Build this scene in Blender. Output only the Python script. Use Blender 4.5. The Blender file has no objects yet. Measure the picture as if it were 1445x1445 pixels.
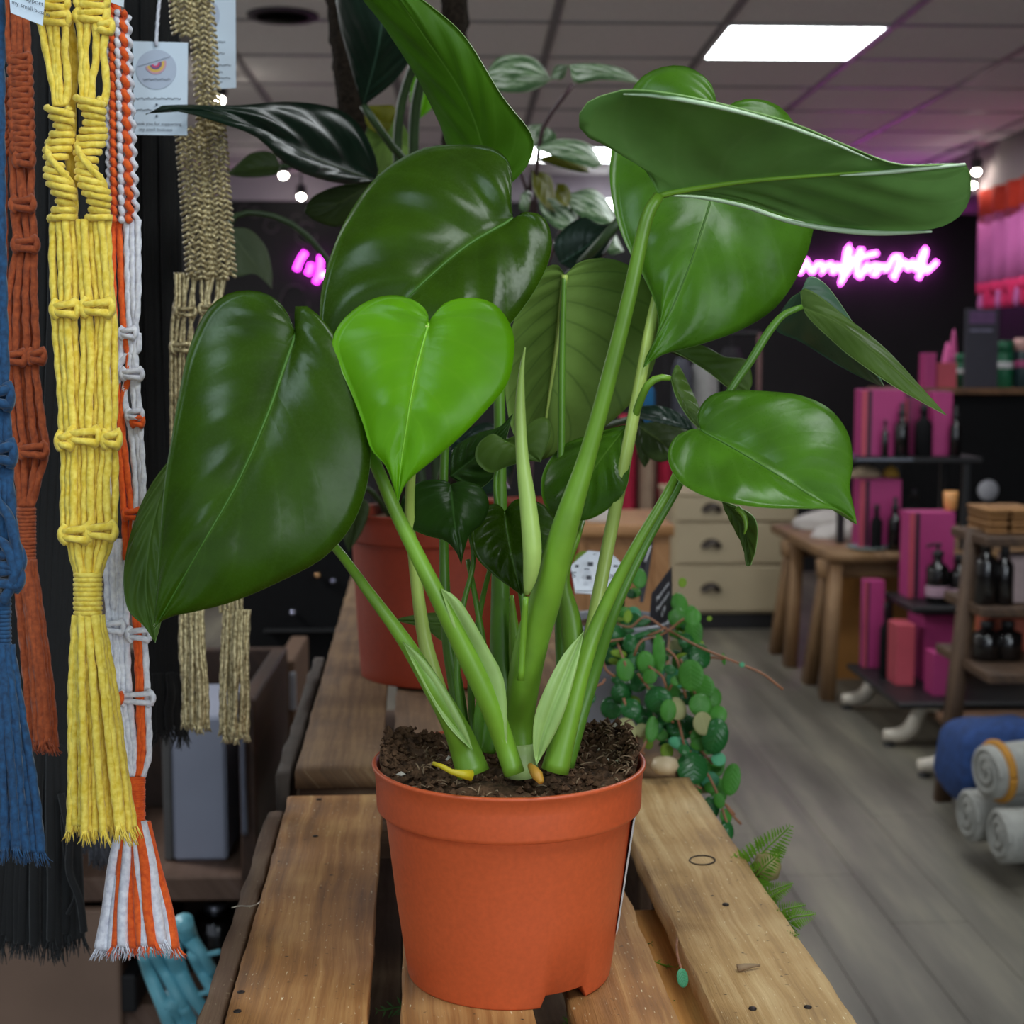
import bpy, bmesh, math, random
import numpy as np
from mathutils import Vector, Matrix, noise
rnd = random.Random(7)
SC = bpy.context.scene
COL = SC.collection
PI = math.pi
# ------------------------------------------------------------------ camera, sky, lights, exposure
FPX = 2080.0; CAMZ = 1.35
PITCH = math.radians(5.56); YAW = math.radians(2.0)
cam = bpy.data.cameras.new('camera'); cam_o = bpy.data.objects.new('camera', cam); COL.objects.link(cam_o)
cam_o.location = (0, 0, CAMZ); cam_o.rotation_euler = (PI/2 - PITCH, 0, -YAW)
cam.sensor_width = 36; cam.lens = FPX/1445*36; cam.clip_start = .02; cam.clip_end = 60
cam.dof.use_dof = True; cam.dof.focus_distance = 1.03; cam.dof.aperture_fstop = cam.lens/5.0
SC.camera = cam_o
SC.view_settings.view_transform = 'Standard'; SC.view_settings.look = 'None'
SC.view_settings.gamma = 1; SC.view_settings.use_curve_mapping = False
SC.view_settings.exposure = 0.0
SC.cycles.use_denoising = True
SC.cycles.max_bounces = 6; SC.cycles.sample_clamp_indirect = 4
w = bpy.data.worlds.new('world'); SC.world = w; w.use_nodes = True
w.node_tree.nodes['Background'].inputs[0].default_value = (.62, .68, .8, 1)
w.node_tree.nodes['Background'].inputs[1].default_value = .95
def area(name, loc, target, sx, sy, power, color):
    l = bpy.data.lights.new(name, 'AREA'); l.shape = 'RECTANGLE'; l.size = sx; l.size_y = sy
    l.energy = power; l.color = color
    o = bpy.data.objects.new(name, l); COL.objects.link(o); o.location = loc
    o.rotation_euler = (Vector(target)-Vector(loc)).to_track_quat('-Z', 'Y').to_euler(); return o
area('window_daylight', (1.8, -2.3, 1.75), (0, 1.1, 1.15), 2.0, 1.9, 52, (.86, .95, 1.0))  # assumed shop-window daylight: bare lamp behind the camera, no window built
area('ceiling_panel_light_front', (-1.0, -.35, 2.55), (-1.0, -.35, 0), .6, 1.0, 18, (.72, .92, 1.0))  # added lamp without a seen fitting: gives the leaves their cool sheen
area('ceiling_panel_light_near', (.65, .35, 2.55), (.65, .35, 0), .58, .58, 16, (.93, .98, 1.0))  # added overhead lamp, unseen and without a panel, lights the foreground
area('ceiling_panel_light_mid', (1.27, 2.76, 2.55), (1.27, 2.76, 0), .58, .58, 14, (.93, .98, 1.0))  # another added lamp overhead, out of view, no panel built for it
for k, (x, y) in enumerate(((-2.4, 3.4), (-3.2, 5.7), (-3.2, 8.2), (2.3, 4.4), (2.2, 7.4))): area('ceiling_panel_light_%s' % 'abcde'[k], (x, y, 2.55), (x, y, 0), .58, .58, (62 if y < 8 else 30) if x < 0 else 9, (.95, .98, 1.0))  # added fill lamps out of view, to brighten the ceiling and room
# ------------------------------------------------------------------ geometry helpers
FW = Vector((math.sin(YAW)*math.cos(PITCH), math.cos(YAW)*math.cos(PITCH), -math.sin(PITCH)))
RT = Vector((math.cos(YAW), -math.sin(YAW), 0)); UPV = RT.cross(FW)
CAM = Vector((0, 0, CAMZ))
def ray(px, py): return FW + RT*((px-722.5)/FPX) + UPV*((722.5-py)/FPX)
def P(px, py, d): return CAM + ray(px, py)*d            # a point of the photograph at a real distance d
def PY(px, py, Y):
    r = ray(px, py); return CAM + r*(Y/r.y)
def PZ(px, py, z):
    r = ray(px, py); return CAM + r*((z-CAMZ)/r.z)
def ZY(py, Y): return PY(722, py, Y).z
ORG = {}
def tag(o, label=None, cat=None, group=None, kind=None):
    if label: o['label'] = label
    if cat: o['category'] = cat
    if group: o['group'] = group
    if kind: o['kind'] = kind
    return o
def thing(name, label, cat, loc=(0, 0, 0), group=None):
    o = bpy.data.objects.new(name, None); COL.objects.link(o); o.location = loc
    o.empty_display_size = .02
    ORG[o.name] = Vector(loc); return tag(o, label, cat, group)
def mk(name, V, F, mat, parent=None, smooth=True, uv=None, mi=None, kind=None, loc=None, label=None):
    """one mesh object from world-space vertices"""
    V = np.asarray([tuple(v) for v in V] if not isinstance(V, np.ndarray) else V, dtype=np.float64)
    if parent is not None: org = ORG[parent.name]
    elif loc is not None: org = Vector(loc)
    else: org = Vector(((V[:, 0].min()+V[:, 0].max())/2, (V[:, 1].min()+V[:, 1].max())/2, V[:, 2].min()))
    me = bpy.data.meshes.new(name)
    W = V - np.array(org)
    me.from_pydata(W.tolist(), [], F)
    for m in (mat if isinstance(mat, (list, tuple)) else [mat]): me.materials.append(m)
    if smooth: me.polygons.foreach_set('use_smooth', [True]*len(F))
    if mi is not None: me.polygons.foreach_set('material_index', mi)
    if uv is not None:
        l = me.uv_layers.new(name='UVMap'); idx = np.zeros(len(me.loops), dtype=np.int32)
        me.loops.foreach_get('vertex_index', idx)
        l.data.foreach_set('uv', np.asarray(uv, dtype=np.float32)[idx].ravel())
    me.update()
    o = bpy.data.objects.new(name, me); COL.objects.link(o)
    if parent is not None: o.parent = parent; ORG[o.name] = org
    else: o.location = org; ORG[o.name] = org
    if kind: o['kind'] = kind
    if label: o['label'] = label
    return o
class MB:
    """collects pieces into one mesh"""
    def __init__(s): s.V = []; s.F = []; s.U = []; s.M = []; s.n = 0
    def add(s, VFU, m=0):
        V, F, U = VFU
        s.V.append(np.asarray(V, dtype=np.float64)); s.F += [tuple(i+s.n for i in f) for f in F]
        s.U.append(np.asarray(U, dtype=np.float64)); s.M += [m]*len(F); s.n += len(V); return s
    def build(s, name, mat, parent=None, smooth=True, kind=None, loc=None, label=None):
        return mk(name, np.concatenate(s.V), s.F, mat, parent, smooth, np.concatenate(s.U), s.M, kind, loc, label)
def spline(pts, n):
    """Catmull-Rom through rows of numbers"""
    p = np.asarray([tuple(q) for q in pts], dtype=np.float64)
    if len(p) == 2: return p[0] + (p[1]-p[0])*np.linspace(0, 1, n)[:, None]
    e = np.vstack([2*p[0]-p[1], p, 2*p[-1]-p[-2]])
    seg = np.linalg.norm(np.diff(p[:, :min(3, p.shape[1])], axis=0), axis=1); cum = np.concatenate([[0], np.cumsum(seg)]); 
    t = np.linspace(0, cum[-1], n); i = np.clip(np.searchsorted(cum, t, side='right')-1, 0, len(p)-2)
    u = ((t-cum[i])/np.maximum(seg[i], 1e-9))[:, None]
    a, b, c, d = e[i], e[i+1], e[i+2], e[i+3]
    return .5*((2*b)+(c-a)*u+(2*a-5*b+4*c-d)*u*u+(3*b-a-3*c+d)*u**3)
def tube(pts, r, sides=8, step=None, lobes=0, pitch=.018, amp=.16, flat=1.0, cap=True):
    """swept tube: pts world points, r a number or one per point"""
    pts = [tuple(p) for p in pts]; rr = [r]*len(pts) if not hasattr(r, '__len__') else list(r)
    L = sum(math.dist(pts[i], pts[i+1]) for i in range(len(pts)-1))
    n = max(4, int(L/(step or max(.004, max(rr)*1.5)))+1); n = min(n, 700)
    q = spline([p+(x,) for p, x in zip(pts, rr)], n); C = q[:, :3]; R = np.maximum(q[:, 3], 1e-5)
    T = np.gradient(C, axis=0); T /= np.linalg.norm(T, axis=1)[:, None]+1e-12
    N = np.zeros_like(C); a = np.cross(T[0], (0, 1, .13)); a = a if np.linalg.norm(a) > .1 else np.cross(T[0], (1, 0, 0)); N[0] = a/np.linalg.norm(a)
    for i in range(1, n):
        v = N[i-1]-T[i]*N[i-1].dot(T[i]); N[i] = v/(np.linalg.norm(v)+1e-12)
    B = np.cross(T, N); th = np.arange(sides)/sides*2*PI
    s = np.concatenate([[0], np.cumsum(np.linalg.norm(np.diff(C, axis=0), axis=1))])
    mod = np.ones((n, sides))
    if lobes: mod = 1+amp*np.cos(lobes*th[None, :]-2*PI*s[:, None]/pitch)
    V = C[:, None, :]+R[:, None, None]*mod[:, :, None]*(N[:, None, :]*np.cos(th)[None, :, None]+flat*B[:, None, :]*np.sin(th)[None, :, None])
    U = np.stack([np.broadcast_to(th/(2*PI), (n, sides)), np.broadcast_to(s[:, None], (n, sides))], -1).reshape(-1, 2)
    F = []
    for i in range(n-1):
        b0 = i*sides; b1 = b0+sides
        for j in range(sides):
            k = (j+1) % sides; F.append((b0+j, b0+k, b1+k, b1+j))
    if cap: F.append(tuple(range(sides))[::-1]); F.append(tuple(range((n-1)*sides, n*sides)))
    return V.reshape(-1, 3), F, U
def lathe(profile, center, seg=32, phi=0.0, fn=None):
    V = []; U = []; F = []; m = len(profile)
    for j, (r, z) in enumerate(profile):
        for i in range(seg):
            a = 2*PI*i/seg+phi; rr, zz = (r, z) if fn is None else fn(j, a, r, z)
            V.append((center[0]+rr*math.cos(a), center[1]+rr*math.sin(a), center[2]+zz)); U.append((i/seg, zz))
    for j in range(m-1):
        for i in range(seg):
            k = (i+1) % seg; F.append((j*seg+i, j*seg+k, (j+1)*seg+k, (j+1)*seg+i))
    F.append(tuple(range(seg))[::-1]); F.append(tuple(range((m-1)*seg, m*seg)))
    return V, F, U
def box(c, size, ang=0.0, bev=.003):
    """bevelled box: centre, size, turned by ang about z"""
    x, y, z = [s/2 for s in size]; b = min(bev, x*.9, y*.9, z*.9)
    bm = bmesh.new(); bmesh.ops.create_cube(bm, size=1)
    for v in bm.verts: v.co = Vector((v.co.x*2*x, v.co.y*2*y, v.co.z*2*z))
    if b > 0: bmesh.ops.bevel(bm, geom=bm.edges[:], offset=b, segments=1, affect='EDGES')
    m = Matrix.Rotation(ang, 3, 'Z'); bm.verts.index_update()
    U = [(v.co.x+v.co.z*.7, v.co.y+v.co.z*.7) for v in bm.verts]
    V = [tuple(m@v.co+Vector(c)) for v in bm.verts]; F = [tuple(v.index for v in f.verts) for f in bm.faces]
    bm.free(); return V, F, U
def bar(a, b, wid, thk, upv=(0, 0, 1), jit=0.0, n=2, ch=.12, seed=0):
    """sawn board from a to b (top face centre line at a-b minus half the thickness), rough edges"""
    a = Vector(a); b = Vector(b); t = (b-a); L = t.length; t = t/L
    s = t.cross(Vector(upv)); s.normalize(); u = s.cross(t); u.normalize()
    h, k = wid/2, thk/2; c = min(h, k)*ch
    prof = [(-h, -k+c), (-h+c, -k), (h-c, -k), (h, -k+c), (h, k-c), (h-c, k), (0, k), (-h+c, k), (-h, k-c)]
    V = []; U = []; F = []; m = len(prof); rs = random.Random(seed)
    o1, o2 = rs.random()*9, rs.random()*9
    for i in range(n+1):
        f = i/n; p = a+t*(L*f)
        for j, (x, y) in enumerate(prof):
            jx = jit*noise.noise((f*L*22+seed*3.1, j*1.7, seed)); jy = .5*jit*noise.noise((f*L*16, j*2.3+5, seed+.5))
            V.append(p+s*(x+jx)+u*(y+jy)); U.append((x+y*.8+o1, L*f+o2))
    for i in range(n):
        for j in range(m):
            q = (j+1) % m; F.append((i*m+j, (i+1)*m+j, (i+1)*m+q, i*m+q))
    F.append(tuple(range(m))); F.append(tuple(range(n*m, n*m+m))[::-1])
    return [tuple(v) for v in V], F, U
def text_mesh(name, body, origin, xd, yd, size, mat, parent, align='CENTER', lift=.0006, shear=0.0, label=None):
    cu = bpy.data.curves.new('tmp_text', 'FONT'); cu.body = body; cu.align_x = align; cu.size = size; cu.shear = shear; cu.resolution_u = 2
    ob = bpy.data.objects.new('tmp_text', cu); COL.objects.link(ob)
    dg = bpy.context.evaluated_depsgraph_get(); me = bpy.data.meshes.new_from_object(ob.evaluated_get(dg))
    xd = Vector(xd).normalized(); yd = Vector(yd).normalized(); n = xd.cross(yd)
    V = [Vector(origin)+xd*v.co.x+yd*v.co.y+n*lift for v in me.vertices]; F = [tuple(p.vertices) for p in me.polygons]
    bpy.data.objects.remove(ob); bpy.data.curves.remove(cu); bpy.data.meshes.remove(me)
    return mk(name, V, F, mat, parent, smooth=False, label=label)
def interp(vals, n):
    v = np.asarray(vals, dtype=np.float64)
    if v.ndim == 0 or len(v) == 1: return np.full(n, float(v if v.ndim == 0 else v[0]))
    return np.interp(np.linspace(0, 1, n), np.linspace(0, 1, len(v)), v)
def leaf(parent, mid, left, right, dm, dl, dr, mats, bow=.006, quilt=.0012, nv=6, nt=40, nw=10, rib=None, name='leaf', ease=1.5, label=None, thick=.0007, curl=.0):
    """heart leaf: midrib and two margins given where the photograph shows them, each at its own
    distance, so the blade is a bent sheet in space; mats = (face turned to the room's front, other face)"""
    def crv(pts, d, n):
        q = spline(pts, 60); dd = interp(d, 60)
        return spline([tuple(P(x, y, z)) for (x, y), z in zip(q, dd)], n)
    M = crv(mid, dm, 200); L = crv(left, dl, nt); R = crv(right, dr, nt)
    t = np.linspace(0, 1, nt); Mi = M[np.clip((t**ease*199).astype(int), 0, 199)]
    cols = []
    for E, sgn in ((L, -1), (R, 1)):
        for k in range(nw, 0, -1) if sgn < 0 else range(1, nw+1):
            wv = k/nw; cols.append((sgn*wv, Mi*(1-wv)+E*wv))
        if sgn < 0: cols.append((0.0, Mi))
    G = np.stack([c for _, c in cols], 1); wv = np.array([c for c, _ in cols])
    du = np.gradient(G, axis=1); dv = np.gradient(G, axis=0); N = np.cross(du, dv)
    ln = np.linalg.norm(N, axis=2, keepdims=True); N = N/np.maximum(ln, 1e-12)
    ctr = N.sum((0, 1)); 
    if ctr.dot(np.array(CAM-Vector(G.mean((0, 1))))) < 0: N = -N; flip = True
    else: flip = False
    # keep one side of the blade continuous
    aw = np.abs(wv)[None, :]
    ref = ctr/np.linalg.norm(ctr)*(-1 if flip else 1)
    sg = np.sign((N*ref).sum(2, keepdims=True)); sg[sg == 0] = 1; N = np.where(ln > 1e-10, N*1.0, ref)
    env = np.sin(PI*np.clip(t, .0, 1))[:, None]**.5
    off = bow*np.sin(PI*np.clip(aw, 0, 1)*.75)*env - curl*aw**4*env + quilt*np.sin(2*PI*(t[:, None]*nv-aw*1.4))*np.sin(PI*aw)*env
    off = off - .0018*np.exp(-(aw/.12)**2)*env
    G = G+ref[None, None, :]*off[:, :, None]
    nr, nc = G.shape[:2]
    A = (G+ref*thick/2).reshape(-1, 3); Bk = (G-ref*thick/2).reshape(-1, 3)
    UV = np.stack([np.broadcast_to(wv[None, :]*.5+.5, (nr, nc)), np.broadcast_to(t[:, None], (nr, nc))], -1).reshape(-1, 2)
    F = []; mi = []; o = nr*nc
    for i in range(nr-1):
        for j in range(nc-1):
            f = (i*nc+j, i*nc+j+1, (i+1)*nc+j+1, (i+1)*nc+j)
            if flip: f = f[::-1]
            for g in ((f[0], f[1], f[2]), (f[0], f[2], f[3])):
                F.append(g); mi.append(0); F.append(tuple(x+o for x in g[::-1])); mi.append(1)
    per = [i*nc for i in range(nr)]; per2 = [i*nc+nc-1 for i in range(nr)]
    for pr in (per, per2):
        for a, b in zip(pr[:-1], pr[1:]): F.append((a, b, b+o, a+o)); mi.append(2 if len(mats) > 2 else 1)
    ob = mk(name, np.vstack([A, Bk]), F, list(mats), parent, True, np.vstack([UV, UV]), mi, label=label)
    if rib:
        rm, r0 = rib; k = np.linspace(0, 197, 24).astype(int)
        C = M[k]; ee = np.sin(PI*np.clip((k/199)**(1/ease), 0, 1))**.5
        C = C-np.array(ref)*(.0018*ee[:, None])+ref*(.0008)
        mk('midrib', *(lambda z: (z[0], z[1]))(tube([tuple(c) for c in C], list(np.linspace(r0, r0*.2, 24)), 6)), rm, ob)
    return ob
def disc_leaf(parent, c, r, asp, ang, nrm, mat, dome=.3, name='leaf', thick=.0012):
    n = Vector(nrm).normalized(); x = n.cross(Vector((0, 0, 1))); x = x.normalized() if x.length > .05 else Vector((1, 0, 0)); y = n.cross(x)
    ca, sa = math.cos(ang), math.sin(ang); x, y = x*ca+y*sa, y*ca-x*sa
    V = []; F = []; U = []; S = 14; c = Vector(c)
    for side in (1, -1):
        b = len(V); V.append(c+n*(dome*r*1.0+side*thick/2)); U.append((.5, .5))
        for k, f in enumerate((.4, .75, .94, 1.0)):
            for i in range(S):
                a = 2*PI*i/S; h = dome*r*(1-f*f)
                V.append(c+x*(r*f*math.cos(a))+y*(r*asp*f*math.sin(a))+n*(h+side*thick/2*(1 if f < 1 else 0))); U.append((.5+.5*f*math.cos(a), .5+.5*f*math.sin(a)))
        for i in range(S):
            j = (i+1) % S; f = (b, b+1+i, b+1+j); F.append(f if side > 0 else f[::-1])
            for k in range(3):
                f = (b+1+k*S+i, b+1+(k+1)*S+i, b+1+(k+1)*S+j, b+1+k*S+j); F.append(f if side > 0 else f[::-1])
    return mk(name, V, F, mat, parent, True, U)
# ------------------------------------------------------------------ materials
def srgb(h):
    if isinstance(h, str): h = tuple(int(h[i:i+2], 16) for i in (0, 2, 4))
    return tuple(((c/255)/12.92 if c/255 <= .04045 else ((c/255+.055)/1.055)**2.4) for c in h)+(1,)
class NT:
    def __init__(s, name):
        s.m = bpy.data.materials.new(name); s.m.use_nodes = True; s.t = s.m.node_tree; s.b = s.t.nodes['Principled BSDF']; s.out = s.t.nodes['Material Output']
    def n(s, typ, **kw):
        o = s.t.nodes.new(typ)
        for k, v in kw.items():
            if k.startswith('i_'):
                kk = k[2:]; o.inputs[int(kk) if kk.isdigit() else kk].default_value = v
            else: setattr(o, k, v)
        return o
    def l(s, a, b): s.t.links.new(a, b)
    def ramp(s, fac, stops):
        r = s.n('ShaderNodeValToRGB'); e = r.color_ramp.elements
        while len(e) < len(stops): e.new(.5)
        for x, (p, c) in zip(e, stops): x.position = p; x.color = c if len(c) == 4 else (*c, 1)
        s.l(fac, r.inputs[0]); return r.outputs[0]
    def math(s, op, a, b=None, clamp=False):
        o = s.n('ShaderNodeMath', operation=op); o.use_clamp = clamp
        for i, v in enumerate((a, b)):
            if v is None: continue
            if hasattr(v, 'is_linked') or hasattr(v, 'links'): s.l(v, o.inputs[i])
            else: o.inputs[i].default_value = v
        return o.outputs[0]
    def mix(s, f, a, b, mode='MIX'):
        o = s.n('ShaderNodeMix', data_type='RGBA', blend_type=mode)
        for i, v in ((0, f), (6, a), (7, b)):
            if hasattr(v, 'links'): s.l(v, o.inputs[i])
            else: o.inputs[i].default_value = v
        return o.outputs[2]
    def bump(s, h, st=.3, dist=.001):
        o = s.n('ShaderNodeBump', i_Strength=st, i_Distance=dist); s.l(h, o.inputs['Height']); s.l(o.outputs[0], s.b.inputs['Normal'])
MATS = {}
def mat(name, col, rough=.6, var=.12, scale=30, bump=.0, spec=.5, metal=0.0, trans=0.0, coat=0.0, bdist=.001):
    if name in MATS: return MATS[name]
    k = NT(name); c = srgb(col) if not isinstance(col, tuple) or max(col) > 1.5 else (*col, 1)
    tc = k.n('ShaderNodeTexCoord'); nz = k.n('ShaderNodeTexNoise', i_Scale=scale, i_Detail=4.0); k.l(tc.outputs['Object'], nz.inputs['Vector'])
    lo = tuple(x*(1-var) for x in c[:3])+(1,); hi = tuple(min(1, x*(1+var)) for x in c[:3])+(1,)
    k.l(k.ramp(nz.outputs[0], [(.3, lo), (.7, hi)]), k.b.inputs['Base Color'])
    k.b.inputs['Roughness'].default_value = rough; k.b.inputs['Metallic'].default_value = metal
    k.b.inputs['Specular IOR Level'].default_value = spec; k.b.inputs['Coat Weight'].default_value = coat
    if trans: k.b.inputs['Transmission Weight'].default_value = trans
    if bump: k.bump(nz.outputs[0], bump, bdist)
    MATS[name] = k.m; return k.m
def emit(name, col, st):
    if name in MATS: return MATS[name]
    k = NT(name); e = k.n('ShaderNodeEmission', i_Color=(*col, 1), i_Strength=st); k.l(e.outputs[0], k.out.inputs[0]); MATS[name] = k.m; return k.m
def leafmat(name, col, vein, rough=.3, var=.25, tl=.25, veins=7.0, vs=.35, ribw=.02, slope=1.25):
    """leaf face: noise-mottled green, pale midrib and side veins following the blade's own coordinates"""
    if name in MATS: return MATS[name]
    k = NT(name); c = srgb(col); v = srgb(vein)
    uvn = k.n('ShaderNodeUVMap'); sp = k.n('ShaderNodeSeparateXYZ'); k.l(uvn.outputs[0], sp.inputs[0])
    au = k.math('ABSOLUTE', k.math('SUBTRACT', sp.outputs[0], .5))
    tc = k.n('ShaderNodeTexCoord'); nz = k.n('ShaderNodeTexNoise', i_Scale=28.0, i_Detail=3.0); k.l(tc.outputs['Object'], nz.inputs[0])
    fine = k.n('ShaderNodeTexNoise', i_Scale=420.0, i_Detail=2.0); k.l(tc.outputs['Object'], fine.inputs[0])
    rib = k.math('SUBTRACT', 1.0, k.math('DIVIDE', au, ribw), True)
    ph = k.math('SUBTRACT', k.math('ADD', k.math('MULTIPLY', sp.outputs[1], veins), k.math('MULTIPLY', nz.outputs[0], .18)), k.math('MULTIPLY', au, slope*2*1.6))
    fr = k.math('ABSOLUTE', k.math('SUBTRACT', k.math('FRACT', ph), .5))
    ln = k.math('SUBTRACT', 1.0, k.math('DIVIDE', fr, .09), True)
    fac = k.math('MAXIMUM', k.math('MULTIPLY', rib, .9), k.math('MULTIPLY', ln, vs), True)
    lo = tuple(x*(1-var) for x in c[:3])+(1,); hi = tuple(x*(1+var) for x in c[:3])+(1,)
    base = k.mix(fac, k.ramp(nz.outputs[0], [(.3, lo), (.72, hi)]), v)
    k.l(base, k.b.inputs['Base Color'])
    rr = k.math('ADD', rough-.06, k.math('MULTIPLY', fine.outputs[0], .12)); k.l(rr, k.b.inputs['Roughness'])
    h = k.math('ADD', k.math('MULTIPLY', fr, 1.2), k.math('MULTIPLY', fine.outputs[0], .12)); k.bump(h, .28, .0016)
    k.b.inputs['Specular IOR Level'].default_value = .25
    if tl:
        t = k.n('ShaderNodeBsdfTranslucent'); mx = k.n('ShaderNodeMixShader', i_0=tl)
        hs = k.n('ShaderNodeHueSaturation', i_Saturation=1.05, i_Value=1.4); k.l(base, hs.inputs['Color']); k.l(hs.outputs[0], t.inputs[0])
        k.l(k.b.outputs[0], mx.inputs[1]); k.l(t.outputs[0], mx.inputs[2]); k.l(mx.outputs[0], k.out.inputs[0])
    MATS[name] = k.m; return k.m
def woodmat(name, dark, mid, light, rough=.7, gs=1.0, spots=.0, bump=.5):
    """sawn timber: grain stretched along each board's own length, scattered dark marks"""
    if name in MATS: return MATS[name]
    k = NT(name); uvn = k.n('ShaderNodeUVMap'); mp = k.n('ShaderNodeMapping'); k.l(uvn.outputs[0], mp.inputs[0]); mp.inputs['Scale'].default_value = (95*gs, 3.2*gs, 1)
    wob = k.n('ShaderNodeTexNoise', i_Scale=7.0, i_Detail=2.0); k.l(uvn.outputs[0], wob.inputs[0])
    wv = k.n('ShaderNodeVectorMath', operation='MULTIPLY_ADD'); wv.inputs[1].default_value = (1.1, .2, 0); k.l(wob.outputs['Color'], wv.inputs[0]); k.l(mp.outputs[0], wv.inputs[2])
    g = k.n('ShaderNodeTexNoise', i_Scale=1.0, i_Detail=5.0, i_Roughness=.65); k.l(wv.outputs[0], g.inputs[0])
    big = k.n('ShaderNodeTexNoise', i_Scale=9.0*gs, i_Detail=3.0); k.l(uvn.outputs[0], big.inputs[0])
    f = k.math('ADD', k.math('MULTIPLY', g.outputs[0], .6), k.math('MULTIPLY', big.outputs[0], .45))
    c = k.ramp(f, [(.34, srgb(dark)), (.52, srgb(mid)), (.7, srgb(light))])
    if spots:
        vo = k.n('ShaderNodeTexNoise', i_Scale=170.0, i_Detail=1.0); k.l(uvn.outputs[0], vo.inputs[0])
        sf = k.math('MULTIPLY', k.math('SUBTRACT', vo.outputs[0], .7, True), 9*spots, True)
        c = k.mix(sf, c, srgb('2e2118'))
        v2 = k.n('ShaderNodeTexNoise', i_Scale=340.0, i_Detail=1.0); m2 = k.n('ShaderNodeMapping'); m2.inputs['Scale'].default_value = (2.1, .55, 1); k.l(uvn.outputs[0], m2.inputs[0]); k.l(m2.outputs[0], v2.inputs[0]); v2.inputs['Scale'].default_value = 210
        c = k.mix(k.math('MULTIPLY', k.math('SUBTRACT', v2.outputs[0], .69, True), 7*spots, True), c, srgb('ecdcb4'))
    k.l(c, k.b.inputs['Base Color']); k.b.inputs['Roughness'].default_value = rough
    fg = k.n('ShaderNodeTexNoise', i_Scale=1.0, i_Detail=3.0); m3 = k.n('ShaderNodeMapping'); m3.inputs['Scale'].default_value = (700, 24, 1); k.l(uvn.outputs[0], m3.inputs[0]); k.l(m3.outputs[0], fg.inputs[0])
    k.bump(k.math('ADD', g.outputs[0], k.math('MULTIPLY', fg.outputs[0], .6)), bump*1.4, .0015); MATS[name] = k.m; return k.m
# ------------------------------------------------------------------ room shell
CEIL = 2.60; XR = 3.40; XL = -4.62; YB = 9.66; YF = -2.6; XS = 2.97
M_ceil = mat('ceiling_tile', 'eae6e6', .85, .05, 60, .25)
M_grid = mat('ceiling_grid', '8c888a', .45, .03)
M_dark = mat('charcoal_paint', '161416', .8, .3, 3)
M_wallp = mat('pale_wall', '8a7f80', .8, .06, 4)
def struct(name, VFU, m, **kw):
    o = mk(name, VFU[0], VFU[1], m, None, kw.pop('smooth', False), VFU[2]); o['kind'] = 'structure'; return o
def floormat():
    k = NT('vinyl_floor'); tc = k.n('ShaderNodeTexCoord'); mp = k.n('ShaderNodeMapping'); mp.inputs['Scale'].default_value = (9, .9, 1); k.l(tc.outputs['Object'], mp.inputs[0])
    a = k.n('ShaderNodeTexNoise', i_Scale=1.0, i_Detail=5.0, i_Roughness=.6); k.l(mp.outputs[0], a.inputs[0])
    b = k.n('ShaderNodeTexNoise', i_Scale=1.3, i_Detail=2.0); k.l(tc.outputs['Object'], b.inputs[0])
    f = k.math('ADD', k.math('MULTIPLY', a.outputs[0], .7), k.math('MULTIPLY', b.outputs[0], .3))
    k.l(k.ramp(f, [(.33, srgb('4e4940')), (.5, srgb('6a655a')), (.68, srgb('87816f'))]), k.b.inputs['Base Color']); k.b.inputs['Roughness'].default_value = .5; return k.m
fl = thing('floor', None, None, (0, 0, 0)); fl['kind'] = 'structure'
M_floor = floormat()
mk('floor_slab', *box((0, 4.4, -.03), (9.4, 14.6, .06), bev=0)[:2], mat('floor_joint', '443e39', .8), fl, False)
pw = .19                                                       # vinyl boards running away from the shop front
for i in range(-8, 21):
    for j, y0 in enumerate((2.6, 4.3, 6.0, 7.7, 9.4)):
        s = (i*37 % 7)/7*1.2; x = i*pw
        if abs(x) > 4: continue
        a = y0-s; V, F, U = box((x, a+.85, .003), (pw-.0015, 1.697, .006), bev=.0006)
        mk('floor_board', V, F, M_floor, fl, False)
struct('wall_back', box((0, YB+.05, CEIL/2), (9.4, .1, CEIL), bev=0), M_dark)
struct('wall_right', box((XR+.05, 4.4, CEIL/2), (.1, 14.2, CEIL), bev=0), M_dark)
struct('wall_left', box((XL-.05, 4.4, CEIL/2), (.1, 14.2, CEIL), bev=0), mat('white_wall', 'cfccc8', .8, .04, 4))
struct('trim_2', box(((XL+XR)/2, YB-.01, 2.51), (XR-XL-.01, .02, .178), bev=.002), mat('white_band', 'a096a0', .7, .04, 4))   # white painted band along the top of the back wall
struct('trim_1', box(((XS+XR)/2, 4.4, (CEIL+2.35)/2), (XR-XS-.001, 13.9, CEIL-2.351), bev=0), M_wallp)     # boxed-in bulkhead along the right
ce = thing('ceiling', None, None, (0, 0, CEIL)); ce['kind'] = 'structure'
mk('ceiling_slab', *box((-.8, 4.4, CEIL+.06), (9.0, 14.2, .1), bev=0)[:2], M_grid, ce, False)
xs = [.964+.62*k for k in range(-9, 4)]; ys = [5.46+.6*k for k in range(-13, 8)]
panels = {(9, 13), (9, 10), (8, 18), (5, 13), (8, 8), (9, 4), (8, 4), (5, 8)}
tile_me = None
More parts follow.
